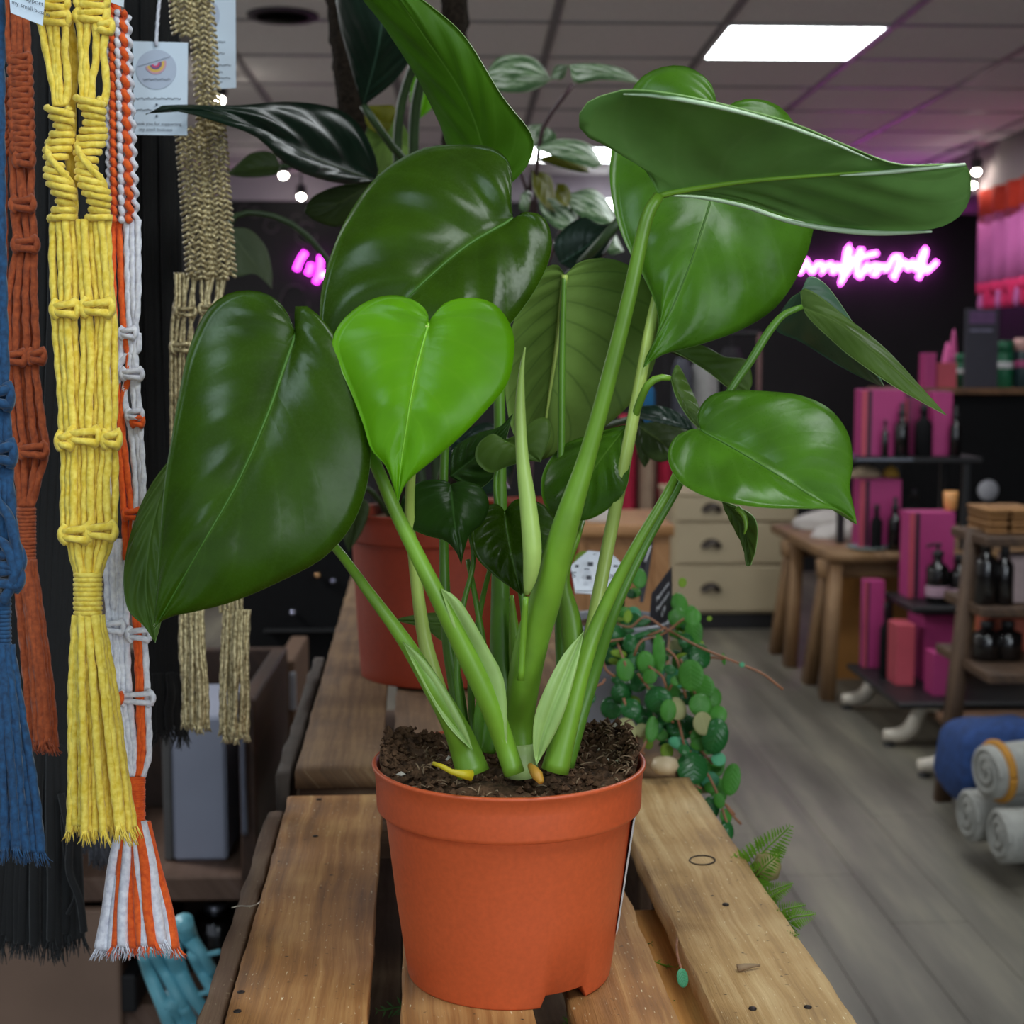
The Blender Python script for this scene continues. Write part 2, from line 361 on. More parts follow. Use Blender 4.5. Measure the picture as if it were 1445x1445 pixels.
for a in range(len(xs)):
    for b in range(len(ys)):
        if (a, b) in panels: continue
        if b < 11: continue
        if xs[a]+.62 > XS+.2: wd = XS-xs[a]
        else: wd = .62
        if wd < .05: continue
        if tile_me is None or wd < .6:
            V, F, U = box((xs[a]+wd/2, ys[b]+.3, CEIL+.002), (wd-.03, .57, .012), bev=.003)
            t = mk('ceiling_tile', V, F, M_ceil, ce, False)
            if wd > .6 and tile_me is None: tile_me = t.data; t0 = (xs[a], ys[b])
        else:
            t = bpy.data.objects.new('ceiling_tile', tile_me); COL.objects.link(t); t.parent = ce; t.location = (xs[a]-t0[0], ys[b]-t0[1], 0)
mk('ceiling_tile', *box((-.8, .35, CEIL+.002), (7.6, 3.4, .012), bev=0)[:2], M_ceil, ce, False, kind='stuff')
for x in xs:
    mk('grid_runner', *box((x, 4.4, CEIL-.003), (.03, 13.8, .012), bev=.001)[:2], M_grid, ce, False)
for y in ys[9:]:
    mk('grid_runner', *box((-.82, y, CEIL-.0028), (7.5, .026, .011), bev=.001)[:2], M_grid, ce, False)
M_pan = emit('panel_glow', (.93, .98, 1.0), 12)
M_white = mat('white_plastic', 'dcdcdc', .4, .03)
names = {(9, 13): 'large bright square ceiling light panel above the right of the plant', (8, 18): 'far ceiling light panel glimpsed between the leaves',
         (9, 10): 'ceiling light panel overhead before the first row in view'}  # the overhead panel is out of view, added for its light
for (a, b), lab in names.items():
    t = thing('ceiling_light', lab, 'light', (xs[a]+.31, ys[b]+.3, CEIL-.012), 'square ceiling light panels')
    mk('diffuser', *box((xs[a]+.31, ys[b]+.3, CEIL-.006), (.575, .56, .008), bev=.002)[:2], M_pan, t, False)
    m = MB()
    for sx, sy, wx, wy in ((0, .288, .6, .02), (0, -.288, .6, .02), (.295, 0, .02, .56), (-.295, 0, .02, .56)):
        m.add(box((xs[a]+.31+sx, ys[b]+.3+sy, CEIL-.005), (wx, wy, .014), bev=.002))
    m.build('frame', M_white, t, False)
M_black = mat('black_plastic', '1b1b1d', .45, .1)
M_blackm = mat('black_matt', '0e0e10', .9, .15, spec=.25)
c = PZ(399, 21, CEIL-.004)
t = thing('ceiling_vent', 'round black vent set flush in the ceiling tile at upper left', 'vent', c)
mk('grille', *lathe([(.02, .004), (.1, .004), (.1, -.004), (.02, -.004)], c, 28)[:2], M_blackm, t)
m = MB()
for r in (.118, .09, .06): m.add(lathe([(r, .003), (r+.008, .002), (r+.008, -.008), (r, -.008)], c, 28))
m.build('rim', M_black, t)
# spot lamps below the ceiling
M_bulb = emit('bulb_glow', (1.0, .93, .82), 60)
for px, py, lab, X, Y in ((310, 142, 'small bright spot lamp beside the gold macrame, nearest of the left row', -1.05, 6.44), (400, 248, 'small bright spot lamp, upper of the pair left of the moss pole', -1.07, 8.6),
                     (425, 278, 'small bright spot lamp, lower of the pair left of the moss pole', -1.09, 9.4), (1378, 243, 'white spot lamp, upper of the pair by the bulkhead', 2.89, 0), (1372, 262, 'warm spot lamp, lower of the pair by the bulkhead', 2.91, 0)):
    p = PY(px, py, Y) if Y else CAM+ray(px, py)*(X/ray(px, py).x)
    t = thing('spot_lamp', lab, 'lamp', p, 'spot lamps under the ceiling')
    mk('bulb', *lathe([(.001, -.016), (.016, -.01), (.022, 0), (.016, .012), (.001, .016)], p, 12)[:2], M_bulb, t)
    mk('lamp_holder', *lathe([(.02, .012), (.032, .02), (.032, .07), (.012, .075)], p, 14)[:2], M_black, t)
    mk('stem', *tube([p+Vector((0, 0, .07)), (p.x, p.y, CEIL-.006)], .006, 8)[:2], M_black, t)
# ------------------------------------------------------------------ crates
CY = math.radians(-1.92); CA = Vector((math.sin(CY)*-1*-1, math.cos(CY), 0)); CS = Vector((math.cos(CY), -math.sin(CY), 0))
ZC = .91
def uv_of(px, py, z=ZC):
    p = PZ(px, py, z); return p.dot(CS), p.dot(CA)
def cr(u, v, z): return CS*u+CA*v+Vector((0, 0, z))
M_plank = woodmat('crate_wood', '64401f', '9c6b38', 'c79a5e', .72, 1.0, 1.0)
M_plank_lit = woodmat('pale_crate_wood', '7a5a36', 'b08c58', 'd2b482', .74, 1.0, 1.0)  # crate wood again, the right plank's stronger light put into its colours
M_plank2 = woodmat('old_crate_wood', '4c3826', '715437', '92744e', .8, 1.0, .4)
M_rail = woodmat('weathered_rail', '3d2c20', '5a4230', '776049', .85, .8, .3)
M_new = woodmat('fresh_wood', 'c08444', 'e4a85e', 'f0c07a', .6, .8, 0)
M_woodd = woodmat('shop_wood', '4a3323', '6e4d33', '8a6746', .65, .8, 0)
u1a, u1b = uv_of(316, 1445)[0], uv_of(518, 1445)[0]; u2a, u2b = uv_of(567, 1445)[0], uv_of(757, 1445)[0]
u3a, u3b = uv_of(812, 1445)[0], uv_of(961, 1445)[0]; u4a, u4b = uv_of(1015, 1445)[0], uv_of(1211, 1445)[0]
vend = uv_of(470, 1122)[1]; vendr = uv_of(930, 1098)[1]
def crate(name, label, v0, v1, z, slats, mslat, group=None, mid=True, h=.30):
    t = thing(name, label, 'crate', cr(0, (v0+v1)/2, z-h), group)
    for i, (a, b, ve, dz) in enumerate(slats):
        V, F, U = bar(cr((a+b)/2, v0, z-.010+dz), cr((a+b)/2, ve, z-.010+dz), b-a, .020, jit=.0022, n=60, seed=i+int(z*100))
        mk('slat', V, F, M_plank_lit if i == 3 and mslat is M_plank else mslat, t, True, U)
    ua, ub = slats[0][0], slats[-1][1]
    for sgn, u in ((-1, ua+.02), (1, ub-.02)):
        for k, zz in enumerate((z-.215, z-h+.05)):
            V, F, U = bar(cr(u, v0+.01, zz), cr(u, v1-.01, zz), .075, .016, upv=tuple(CS), jit=.0012, n=10, seed=k+7)
            mk('side_board', V, F, M_rail, t, True, U)
    for v in (v0+.03, v1-.03):
        V, F, U = bar(cr(ua+.004, v, z-.036), cr(ub-.004, v, z-.036), .05, .03, jit=.001, n=6, seed=3); mk('cross_batten', V, F, M_rail, t, True, U)
        for u in (ua+.03, ub-.03):
            V, F, U = bar(cr(u, v, z-h), cr(u, v, z-.052), .04, .03, upv=tuple(CA), n=2, seed=4); mk('corner_post', V, F, M_rail, t, True, U)
    for k in range(4):
        u = ua+.06+k*(ub-ua-.12)/3
        V, F, U = bar(cr(u, v0, z-h+.008), cr(u, v1, z-h+.008), .1, .014, jit=.001, n=6, seed=k+30); mk('base_slat', V, F, M_rail, t, True, U)
    return t
V0 = .70
c1 = crate('wooden_crate', 'upturned slatted wooden crate with pale planks under the large plant', V0, vend, ZC, [(u1a, u1b, vend, 0), (u2a, u2b, vend, 0), (u3a, u3b, vend, 0), (u4a, u4b, vendr, 0)], M_plank)
# thin weathered rail that runs down the left edge, with a wire staple
pa, pb = PZ(292, 1445, .893), PZ(384, 1160, .893)
V, F, U = bar(pa-(pb-pa)*.8+CS*.005, pb+CS*.004, .0155, .022, jit=.003, n=40, seed=11); mk('side_rail', V, F, M_rail, c1, True, U, label='thin weathered brown rail along the left edge')
q = [PZ(x, y, .921) for x, y in ((327, 1281), (340, 1278), (352, 1279), (363, 1276), (367, 1272))]
mk('wire_staple', *tube(q, .0007, 6)[:2], mat('bare_wire', 'a09a8c', .4, .1, metal=.8), c1)
V, F, U = bar(cr((u3b+u4a)/2-.004, V0, .872), cr((u3b+u4a)/2-.004, 1.235, .872), u4a-u3b+.034, .016, upv=(0, 0, 1), jit=.001, n=12, seed=21); mk('inner_board', V, F, M_new, c1, True, U, label='fresh orange inner board')
MN = mat('nail_head', '2d2420', .6, .2, metal=.6)
for px, py in ((1062, 1423), (1140, 1421), (335, 1427), (340, 1400), (445, 1180), (450, 1128), (1024, 1276)):
    p = PZ(px, py, ZC+.0005); mk('nail', *lathe([(.001, .0008), (.0028, .0004), (.003, -.002)], p, 8)[:2], MN, c1)
# growth ring of a knot on the right plank
kc = [PZ(991+18*math.cos(a), 1214+6.5*math.sin(a), ZC+.0006) for a in np.linspace(0, 6.2, 20)]
mk('wood_knot', *tube(kc, .0008, 6)[:2], MN, c1, label='dark oval knot in the right plank')
ub1 = uv_of(413, 1100, .922)[0]; ub2 = uv_of(537, 1085, .922)[0]; ub3 = uv_of(556, 1040, .922)[0]
z2 = .922
v2s = max(vend, vendr)+.012
c2 = crate('wooden_crate', 'darker old wooden crate behind, carrying the other potted plants', v2s, 3.05, z2, [(ub1, ub2, 3.05, 0), (ub3, ub3+.12, 3.05, -.004), (ub3+.15, ub3+.27, 3.05, 0), (u4a+.0, u4b, 3.05, 0)], M_plank2)
V, F, U = bar(cr(ub1-.014, v2s, .893), cr(ub1-.014, 2.2, .893), .014, .05, jit=.003, n=30, seed=41); mk('side_rail', V, F, mat('grey_rail', '453c35', .85, .2), c2, True, U)
# the stacks below carry the two crates (out of sight between the gaps)
c3 = thing('crate_stand', 'dark timber trestle underneath the slatted crates', 'table', cr(0, 1.8, 0))
V, F, U = bar(cr(.02, V0, ZC-.30-.022), cr(.02, 3.05, ZC-.30-.022), .46, .04, n=4, seed=5); mk('table_top', V, F, M_rail, c3, True, U)
for u in (-.17, .21):
    for v in (.78, 2.95):
        V, F, U = bar(cr(u, v, 0), cr(u, v, ZC-.342), .06, .06, upv=tuple(CA), n=2); mk('leg', V, F, M_rail, c3, True, U)
# ------------------------------------------------------------------ the large plant
PX, PYc = PZ(720, 1386, ZC).x, 1.05
PC = Vector((PX, PYc, ZC))
M_terra = mat('terracotta_plastic', 'c9592f', .42, .07, 260, .06, bdist=.0004)
M_soil = mat('potting_soil', '58412f', .95, .6, 140, 1.0, .2, bdist=.004)
M_fib = mat('dry_fibre', '8a7358', .9, .3)
M_perl = mat('perlite', 'cfc6b8', .8, .1)
def pot(t, c, rt, rb, h, m, notch=True, rimh=.033, name='pot', ph=0.0):
    rm = rt*.925
    prof = [(rb*.9, .004), (rb*.97, 0), (rb-.0004, .0003), (rb, .0012), (rb+.0002, .0022), (rb+(rm-rb)*.1, .0125), (rb+(rm-rb)*.5, (h-rimh)*.5), (rm-.0016, h-rimh-.0014), (rm-.0013, h-rimh-.0004), (rm+.0030, h-rimh), (rm+.0038, h-rimh+.0006), (rm+.0042, h-rimh+.003),
            (rt-.0028, h-.014), (rt-.0018, h-.004), (rt-.0004, h-.0025), (rt, h-.001), (rt-.0008, h), (rt-.003, h), (rt-.0042, h-.004), (rm-.004, h-rimh), (rb-.003, .013), (rb*.4, .011)]
    def fn(j, a, r, z):
        if notch and j <= 4:
            k = math.degrees(a) % 180
            if 106 < k < 133: z += .0085
        return r, z
    return mk(name, *lathe(prof, c, 120, 0, fn), **{'mat': m, 'parent': t}) if False else mk(name, lathe(prof, c, 120, 0, fn)[0], lathe(prof, c, 120, 0, fn)[1], m, t, True)
def soil(t, c, r, z, bump=.006, seed=1, edge=.0, mound=.008, kind=True, fib=150):
    V = []; F = []; U = []; nr, S = 18, 60
    V.append((c[0], c[1], c[2]+z+mound)); U.append((0, 0))
    for i in range(1, nr+1):
        f = i/nr
        for j in range(S):
            a = 2*PI*j/S; x = c[0]+r*f*math.cos(a); y = c[1]+r*f*math.sin(a)
            hh = z+mound*(1-f*f)+bump*noise.noise((x*45+seed, y*45, seed))+bump*.8*noise.noise((x*130, y*130, seed))
            if f > .8: hh += edge*max(0, math.cos(a-.35))**4*(f-.8)*5+edge*.9*max(0, math.cos(a-2.75))**6*(f-.8)*5
            V.append((x, y, c[2]+hh)); U.append((f, a))
    for j in range(S):
        F.append((0, 1+j, 1+(j+1) % S))
        for i in range(nr-1):
            a, b = 1+i*S, 1+(i+1)*S; F.append((a+j, b+j, b+(j+1) % S, a+(j+1) % S))
    o = mk('soil', V, F, M_soil, t, True, U)
    if not fib: return o
    rs = random.Random(seed); m = MB(); m2 = MB()
    for i in range(fib):
        a = rs.random()*2*PI; f = math.sqrt(rs.random())*.97
        if i % 3 == 0 and edge: a = .35+rs.gauss(0, .4); f = rs.uniform(.8, 1.0)
        x = c[0]+r*f*math.cos(a); y = c[1]+r*f*math.sin(a)
        zz = c[2]+z+mound*(1-f*f)+.003+(edge*max(0, math.cos(a-.35))**4*max(0, f-.8)*5)
        d = Vector((rs.uniform(-1, 1), rs.uniform(-1, 1), rs.uniform(-.1, .5)))*rs.uniform(.003, .011)
        p0 = Vector((x, y, zz)); m.add(tube([p0, p0+d*.5+Vector((0, 0, .001)), p0+d], [.0006, .0006, .0002], 4, step=.004))
    for i in range(int(fib*2.6)):
        a = rs.random()*2*PI; f = math.sqrt(rs.random())*.98
        if i % 3 == 0 and edge: a = rs.choice((.35, 2.75))+rs.gauss(0, .4); f = rs.uniform(.78, 1.0)
        x = c[0]+r*f*math.cos(a); y = c[1]+r*f*math.sin(a); s = rs.uniform(.0012, .0042)
        zz = c[2]+z+mound*(1-f*f)+.002+(edge*max(0, math.cos(a-.35))**4*max(0, f-.8)*5)+(edge*.9*max(0, math.cos(a-2.75))**6*max(0, f-.8)*5)
        V2 = [(x+s*rs.uniform(.6, 1.2)*dx, y+s*rs.uniform(.6, 1.2)*dy, zz+s*rs.uniform(.6, 1.1)*dz) for dx, dy, dz in ((1, 0, 0), (-1, 0, 0), (0, 1, 0), (0, -1, 0), (0, 0, 1), (0, 0, -1))]
        F2 = [(0, 2, 4), (2, 1, 4), (1, 3, 4), (3, 0, 4), (2, 0, 5), (1, 2, 5), (3, 1, 5), (0, 3, 5)]
        m2.add((V2, F2, [(0, 0)]*6), 1 if rs.random() < .025 else 0)
    m.build('soil_fibre', M_fib, t, kind='stuff'); m2.build('soil_crumb', [M_soil, M_perl], t, False, kind='stuff')
    return o
mon = thing('potted_plant', 'large heart-leaved green plant in a terracotta plastic pot on the crate', 'plant', PC)
pot(mon, PC, .0995, .0745, .157, M_terra, ph=-308)
soil(mon, PC, .094, .147, edge=.026, fib=320)
def pp(seq):   # px,py,d triples
    return [P(*q) for q in seq]
G_stem = mat('stem_green', '729e2c', .38, .22, 22)
G_stemd = mat('stem_dark_green', '578426', .38, .2, 22)
G_pale = mat('stem_pale_green', 'b0c862', .35, .15, 22)
G_base = mat('stem_base_pale', 'a9c478', .4, .12, 40)
G_shth = mat('sheath_membrane', '94b464', .42, .12, 40)
def stalk(seq, rs, m, name='petiole', parent=mon, label=None):
    return mk(name, *tube(pp(seq), [r*seq[min(i, len(seq)-1)][2]/FPX for i, r in enumerate(rs)], 14, step=.006)[:2], m, parent, label=label)
stalk([(736, 1092, 1.03), (735, 1060, 1.03), (733, 1020, 1.03), (738, 970, 1.02), (752, 900, 1.01), (768, 850, 1.0), (797, 745, .98), (830, 640, .97), (860, 530, .96), (890, 410, .95), (912, 310, .945), (930, 276, .945)],
      [22, 21, 21, 23, 24, 23, 19, 13, 11.5, 10.5, 9.5, 8], G_stem, label='thick main leaf stalk rising to the topmost right leaf')
stalk([(736, 1094, 1.027), (735, 1075, 1.026), (734, 1050, 1.026)], [23, 24, 21.5], G_base, 'stem_node', label='pale swollen joint at the foot of the main stalk')
stalk([(800, 1085, 1.06), (812, 1000, 1.07), (835, 890, 1.08), (858, 770, 1.09), (884, 640, 1.10), (905, 530, 1.11), (925, 430, 1.12), (960, 300, 1.14), (1008, 170, 1.13)], [10, 10, 10, 9.5, 9, 8.5, 8, 7, 6], G_pale)
stalk([(783, 1088, 1.0), (798, 1030, 1.0), (822, 940, 1.0), (850, 865, 1.0), (895, 775, .99), (945, 690, .99), (965, 645, 1.0), (988, 608, .983)], [20, 17, 13, 10, 7.5, 6.5, 6, 5], G_stem)
stalk([(797, 1080, 1.03), (815, 1020, 1.03), (838, 950, 1.03), (868, 860, 1.02), (910, 770, 1.02), (955, 690, 1.02), (985, 630, 1.03), (1030, 552, 1.04), (1060, 508, 1.04), (1085, 468, 1.04), (1106, 444, 1.04), (1132, 433, 1.04)], [14, 12, 10, 8, 6.5, 6, 5.5, 5.5, 6, 6, 5, 4], G_stemd)
stalk([(668, 1092, 1.02), (655, 1055, 1.02), (640, 1020, 1.01), (605, 960, 1.0), (568, 900, 1.0), (520, 835, 1.0), (476, 776, 1.01), (430, 730, 1.04), (330, 680, 1.06), (244, 645, 1.06)], [24, 21, 18, 14, 10.5, 8, 6.5, 6, 5, 4], G_stem)
stalk([(726, 1092, 1.0), (712, 1050, 1.0), (690, 990, .99), (650, 905, .98), (607, 820, .97), (560, 725, .97), (532, 660, .97), (500, 590, .98), (450, 510, .98), (419, 472, .955)], [15, 15, 16, 15, 12, 10, 9, 8, 7, 6], G_stem)
stalk([(640, 1030, 1.06), (612, 950, 1.06), (597, 890, 1.06), (584, 790, 1.05), (578, 720, 1.04), (586, 600, .99), (604, 458, .945)], [10, 11, 10, 8, 7, 6, 5], G_pale)
stalk([(655, 1060, 1.08), (645, 980, 1.09), (632, 900, 1.09), (627, 800, 1.09), (627, 650, 1.09), (640, 520, 1.07), (690, 390, 1.05), (724, 309, 1.03)], [12, 11, 9, 7, 6, 6, 6, 5], G_stemd)
stalk([(712, 1060, 1.12), (708, 950, 1.13), (706, 830, 1.14), (706, 690, 1.15), (704, 540, 1.16), (700, 400, 1.17), (690, 250, 1.16)], [16, 17, 13, 9, 8, 8, 6], G_stemd)
stalk([(735, 1040, 1.12), (728, 930, 1.12), (722, 840, 1.12)], [10, 10, 3], G_stem, 'sheath')
stalk([(805, 1060, 1.1), (795, 900, 1.13), (791, 760, 1.14), (792, 640, 1.14), (793, 500, 1.145), (796, 390, 1.15)], [14, 12, 7, 5.5, 5, 3.5], G_stemd)
stalk([(800, 1050, 1.08), (812, 960, 1.09), (806, 880, 1.09), (796, 815, 1.09), (815, 760, 1.1), (822, 735, 1.12)], [14, 15, 15, 8, 4, 4], G_stem)
for sq in ([(660, 1050, 1.05), (645, 960, 1.06), (653, 860, 1.06), (668, 780, 1.06), (640, 690, 1.05)], [(668, 1050, 1.08), (665, 950, 1.08), (678, 860, 1.08), (692, 800, 1.07), (712, 722, 1.06)],
           [(690, 1050, 1.06), (684, 930, 1.06), (672, 850, 1.06), (660, 790, 1.07)], [(735, 950, 1.10), (738, 850, 1.1), (700, 700, 1.1), (713, 622, 1.1)]):
    stalk(sq, [5, 5, 4, 3.5, 3][:len(sq)], G_stemd)
stalk([(884, 625, 1.115), (900, 575, 1.1), (915, 542, 1.09), (932, 533, 1.09), (946, 534, 1.09)], [5, 5.5, 5.5, 5, 4], G_stem)
# rolled young leaf
mk('rolled_leaf', *tube(pp([(743, 838, .985), (748, 815, .98), (751, 776, .975), (745, 710, .972), (737, 644, .97), (734, 578, .97), (736, 525, .972), (741, 490, .975)]), [x*.975/FPX for x in (4, 10, 13.5, 12, 9, 7.5, 4, 1)], 14, step=.005)[:2], mat('young_leaf', 'a9c765', .4, .1, 30), mon, label='pale furled new leaf standing upright like a spear')
stalk([(742, 842, .985), (738, 900, .995), (735, 960, 1.0)], [4, 5, 5], G_stem)
# membrane wings that clasp the stalks
def wing(mid, left, right, d, m, label=None):
    return leaf(mon, mid, left, right, d, d, d, (m, m), bow=.004, quilt=0, nt=16, nw=4, name='sheath', label=label)
wing([(622, 830), (660, 905), (690, 985), (716, 1060)], [(622, 830), (640, 890), (672, 970), (716, 1060)], [(622, 830), (650, 848), (690, 915), (712, 965), (716, 1060)], (.965, .985, .995), G_shth)
wing([(568, 905), (600, 955), (640, 1020), (668, 1060)], [(568, 905), (590, 950), (630, 1020), (668, 1060)], [(568, 905), (595, 925), (625, 965), (655, 1020), (668, 1060)], (.99, 1.0, 1.005), G_shth)
wing([(824, 890), (795, 960), (768, 1030), (757, 1080)], [(824, 890), (790, 930), (757, 1000), (752, 1050), (757, 1080)], [(824, 890), (812, 950), (790, 1020), (757, 1080)], (.99, .985, .99), G_shth)
wing([(695, 940), (690, 990), (680, 1060)], [(695, 940), (672, 990), (668, 1060), (680, 1060)], [(695, 940), (705, 1000), (700, 1060), (680, 1060)], (1.03, 1.04, 1.04), G_stemd)
mk('root', *tube(pp([(611, 1077, .975), (625, 1082, .972), (640, 1090, .97), (665, 1094, .975)]), [.0014, .0018, .002, .004], 8)[:2], mat('yellow_root', 'b8a716', .5, .1), mon, label='yellow root tip lying on the soil')
mk('root', *tube(pp([(748, 1080, .985), (757, 1092, .975), (764, 1104, .97)]), [.002, .004, .002], 8)[:2], mat('amber_root', 'b8862c', .5, .2), mon, label='short amber stub at the foot of the stalks')
# pot sticker, wrapped round the right side
V = []; F = []
for i in range(7):
    a = math.radians(-19+i*5)
    for z in (.022, .108):
        f = (z+.012)/(.157-.033); r = .0745+(.092-.0745)*f+.0012
        V.append((PC.x+r*math.cos(a), PC.y+r*math.sin(a), ZC+z+.012))
F = [(2*i, 2*i+2, 2*i+3, 2*i+1) for i in range(6)]
mk('sticker', V, F, mat('paper_white', 'e4e4e6', .6, .02), mon, label='white paper sticker on the right side of the pot')
# blades
G_rib = mat('rib_green', '3f6a14', .6, .15, 22)
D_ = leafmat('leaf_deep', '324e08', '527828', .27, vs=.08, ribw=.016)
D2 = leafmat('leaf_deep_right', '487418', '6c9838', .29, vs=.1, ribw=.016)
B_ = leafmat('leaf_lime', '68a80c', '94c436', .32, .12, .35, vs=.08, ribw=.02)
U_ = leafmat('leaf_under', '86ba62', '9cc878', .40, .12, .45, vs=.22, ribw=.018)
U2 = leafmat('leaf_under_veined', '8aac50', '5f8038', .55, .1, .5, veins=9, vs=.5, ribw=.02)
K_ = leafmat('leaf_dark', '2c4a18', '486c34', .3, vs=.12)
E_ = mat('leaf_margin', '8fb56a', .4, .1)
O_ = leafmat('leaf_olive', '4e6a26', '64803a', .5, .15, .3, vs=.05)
top_leaf = leaf(mon, [(930, 275), (1050, 258), (1185, 247), (1280, 240), (1363, 232)], [(930, 275), (905, 235), (870, 209), (835, 201), (815, 178), (828, 150), (865, 136), (893, 132), (960, 140), (1040, 158), (1120, 180), (1200, 212), (1270, 236), (1363, 232)],
     [(930, 275), (985, 278), (1050, 290), (1110, 310), (1160, 323), (1230, 330), (1310, 328), (1350, 312), (1368, 285), (1370, 252), (1363, 232)], (.945, .93, .92, .93), (.945, .90, .84, .85, .90, .93), (.945, .97, 1.0, .97, .93), (U_, D_, E_), bow=-.004, rib=(G_stem, .0022), label='broad topmost right leaf seen from beneath, nearly level')
M_roll = mat('rolled_margin', 'b4cca8', .3, .08, 40)  # rim highlight along the curled edges, put into a pale colour
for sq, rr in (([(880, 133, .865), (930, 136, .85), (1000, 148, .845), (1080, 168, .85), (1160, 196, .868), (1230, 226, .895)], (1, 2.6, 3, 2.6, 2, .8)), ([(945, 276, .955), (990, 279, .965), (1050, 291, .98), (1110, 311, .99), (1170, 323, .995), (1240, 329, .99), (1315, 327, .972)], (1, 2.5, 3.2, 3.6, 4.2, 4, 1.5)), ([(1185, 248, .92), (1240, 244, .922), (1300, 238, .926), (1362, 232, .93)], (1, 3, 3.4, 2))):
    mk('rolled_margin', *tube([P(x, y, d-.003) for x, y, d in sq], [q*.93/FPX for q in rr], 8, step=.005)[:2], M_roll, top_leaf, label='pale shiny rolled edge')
leaf(mon, [(1012, 165), (1010, 250), (985, 340), (955, 420), (925, 480), (907, 520)], [(1012, 165), (1010, 140), (998, 115), (965, 97), (925, 102), (895, 125), (872, 180), (860, 240), (866, 300), (883, 350), (908, 395), (927, 440), (926, 475), (912, 502), (907, 520)],
     [(1012, 165), (1027, 150), (1060, 142), (1100, 155), (1128, 195), (1148, 260), (1147, 320), (1130, 380), (1095, 435), (1045, 468), (985, 489), (935, 502), (907, 520)], (1.13, 1.10, 1.10), (1.13, 1.15, 1.12, 1.10), (1.13, 1.14, 1.12, 1.10), (D2, U_, E_), bow=.010, quilt=.0016, rib=(G_rib, .0012), label='large hanging leaf behind the topmost right leaf')
leaf(mon, [(724, 309), (660, 345), (600, 395), (540, 455), (482, 520)], [(724, 309), (722, 280), (721, 240), (695, 216), (640, 213), (590, 222), (535, 258), (490, 320), (462, 390), (453, 445), (458, 490), (482, 520)],
     [(724, 309), (735, 309), (752, 303), (772, 318), (779, 355), (765, 400), (732, 452), (690, 495), (620, 530), (540, 535), (482, 520)], (1.03, 1.0, 1.0), (1.03, 1.06, 1.05, 1.02, 1.0), (1.03, 1.02, .99, .985, 1.0), (D_, U_, E_), bow=.012, quilt=.0020, nv=5, rib=(G_rib, .0014), label='big glossy deep green leaf above the lime leaf')
leaf(mon, [(605, 456), (590, 510), (580, 560), (572, 610), (565, 660), (562, 711)], [(605, 456), (603, 440), (585, 425), (555, 418), (520, 427), (487, 452), (471, 482), (477, 510), (499, 560), (514, 600), (525, 635), (545, 658), (555, 685), (562, 711)],
     [(605, 456), (611, 447), (628, 429), (655, 422), (685, 425), (708, 440), (724, 470), (726, 500), (717, 542), (690, 577), (650, 618), (610, 652), (582, 674), (568, 692), (562, 711)], (.945, .93, .935), (.945, .955, .95, .94, .935), (.945, .95, .94, .935), (B_, U_, E_), bow=.007, quilt=.0006, rib=(mat('lime_rib', '7dbb2a', .35, .05), .0010), label='bright lime heart-shaped leaf in the centre')
leaf(mon, [(418, 470), (400, 520), (375, 590), (335, 680), (290, 760), (250, 830), (217, 889)], [(418, 470), (412, 455), (398, 430), (370, 414), (330, 415), (296, 440), (272, 490), (256, 560), (246, 620), (236, 680), (229, 760), (223, 830), (217, 889)],
     [(418, 470), (417, 450), (416, 436), (428, 431), (452, 448), (484, 492), (510, 560), (524, 620), (521, 680), (500, 740), (460, 787), (400, 820), (330, 850), (270, 865), (236, 872), (217, 889)], (.955, .93, .92, .93), (.955, .96, .95, .94, .93), (.955, .95, .94, .93), (D_, U_, E_), bow=.009, quilt=.0010, rib=(G_rib, .0012), label='big deep green leaf at the left, hanging point down')
leaf(mon, [(244, 645), (215, 740), (205, 830), (219, 907)], [(244, 645), (212, 690), (188, 750), (177, 810), (182, 860), (205, 885), (219, 907)], [(244, 645), (240, 740), (235, 830), (228, 880), (219, 907)], (1.06, 1.03, 1.02), (1.06, 1.04, 1.02), (1.06, 1.03, 1.02), (O_, U_, E_), bow=.004, label='narrow leaf showing behind the big left leaf')
leaf(mon, [(797, 388), (788, 470), (775, 560), (762, 650)], [(797, 388), (785, 373), (760, 385), (735, 425), (718, 480), (712, 540), (720, 600), (740, 640), (762, 650)], [(797, 388), (803, 382), (822, 368), (862, 365), (902, 385), (926, 430), (930, 475), (920, 525), (890, 570), (850, 605), (800, 635), (762, 650)],
     (1.15, 1.16, 1.17), (1.15, 1.18, 1.18), (1.15, 1.19, 1.18), (U2, D_, E_), bow=-.006, quilt=.002, nv=9, rib=(G_pale, .0026), label='pale veined leaf underside behind the main stalk')
leaf(mon, [(988, 607), (1030, 628), (1090, 664), (1150, 702), (1209, 740)], [(988, 607), (983, 586), (1000, 563), (1030, 556), (1080, 558), (1130, 565), (1170, 585), (1195, 620), (1201, 660), (1197, 690), (1203, 716), (1209, 740)],
     [(988, 607), (967, 611), (948, 625), (941, 650), (953, 680), (980, 700), (1020, 714), (1080, 722), (1140, 722), (1180, 723), (1209, 740)], (.983, .96, .955), (.983, .99, .985, .97, .955), (.983, .96, .94, .945, .955), (D2, U_, E_), bow=.007, quilt=.0006, rib=(G_rib, .0009), label='single rounded leaf standing out at the middle right')
leaf(mon, [(1132, 433), (1180, 452), (1230, 490), (1290, 545), (1336, 586)], [(1132, 433), (1131, 408), (1150, 412), (1190, 442), (1250, 490), (1305, 550), (1336, 586)], [(1132, 433), (1143, 449), (1172, 476), (1204, 503), (1259, 541), (1298, 564), (1336, 586)], (1.04, 1.01, 1.0), (1.04, 1.03, 1.0), (1.04, 1.0, 1.0), (O_, K_, E_), bow=-.002, quilt=0, label='folded olive leaf half arching to the right')
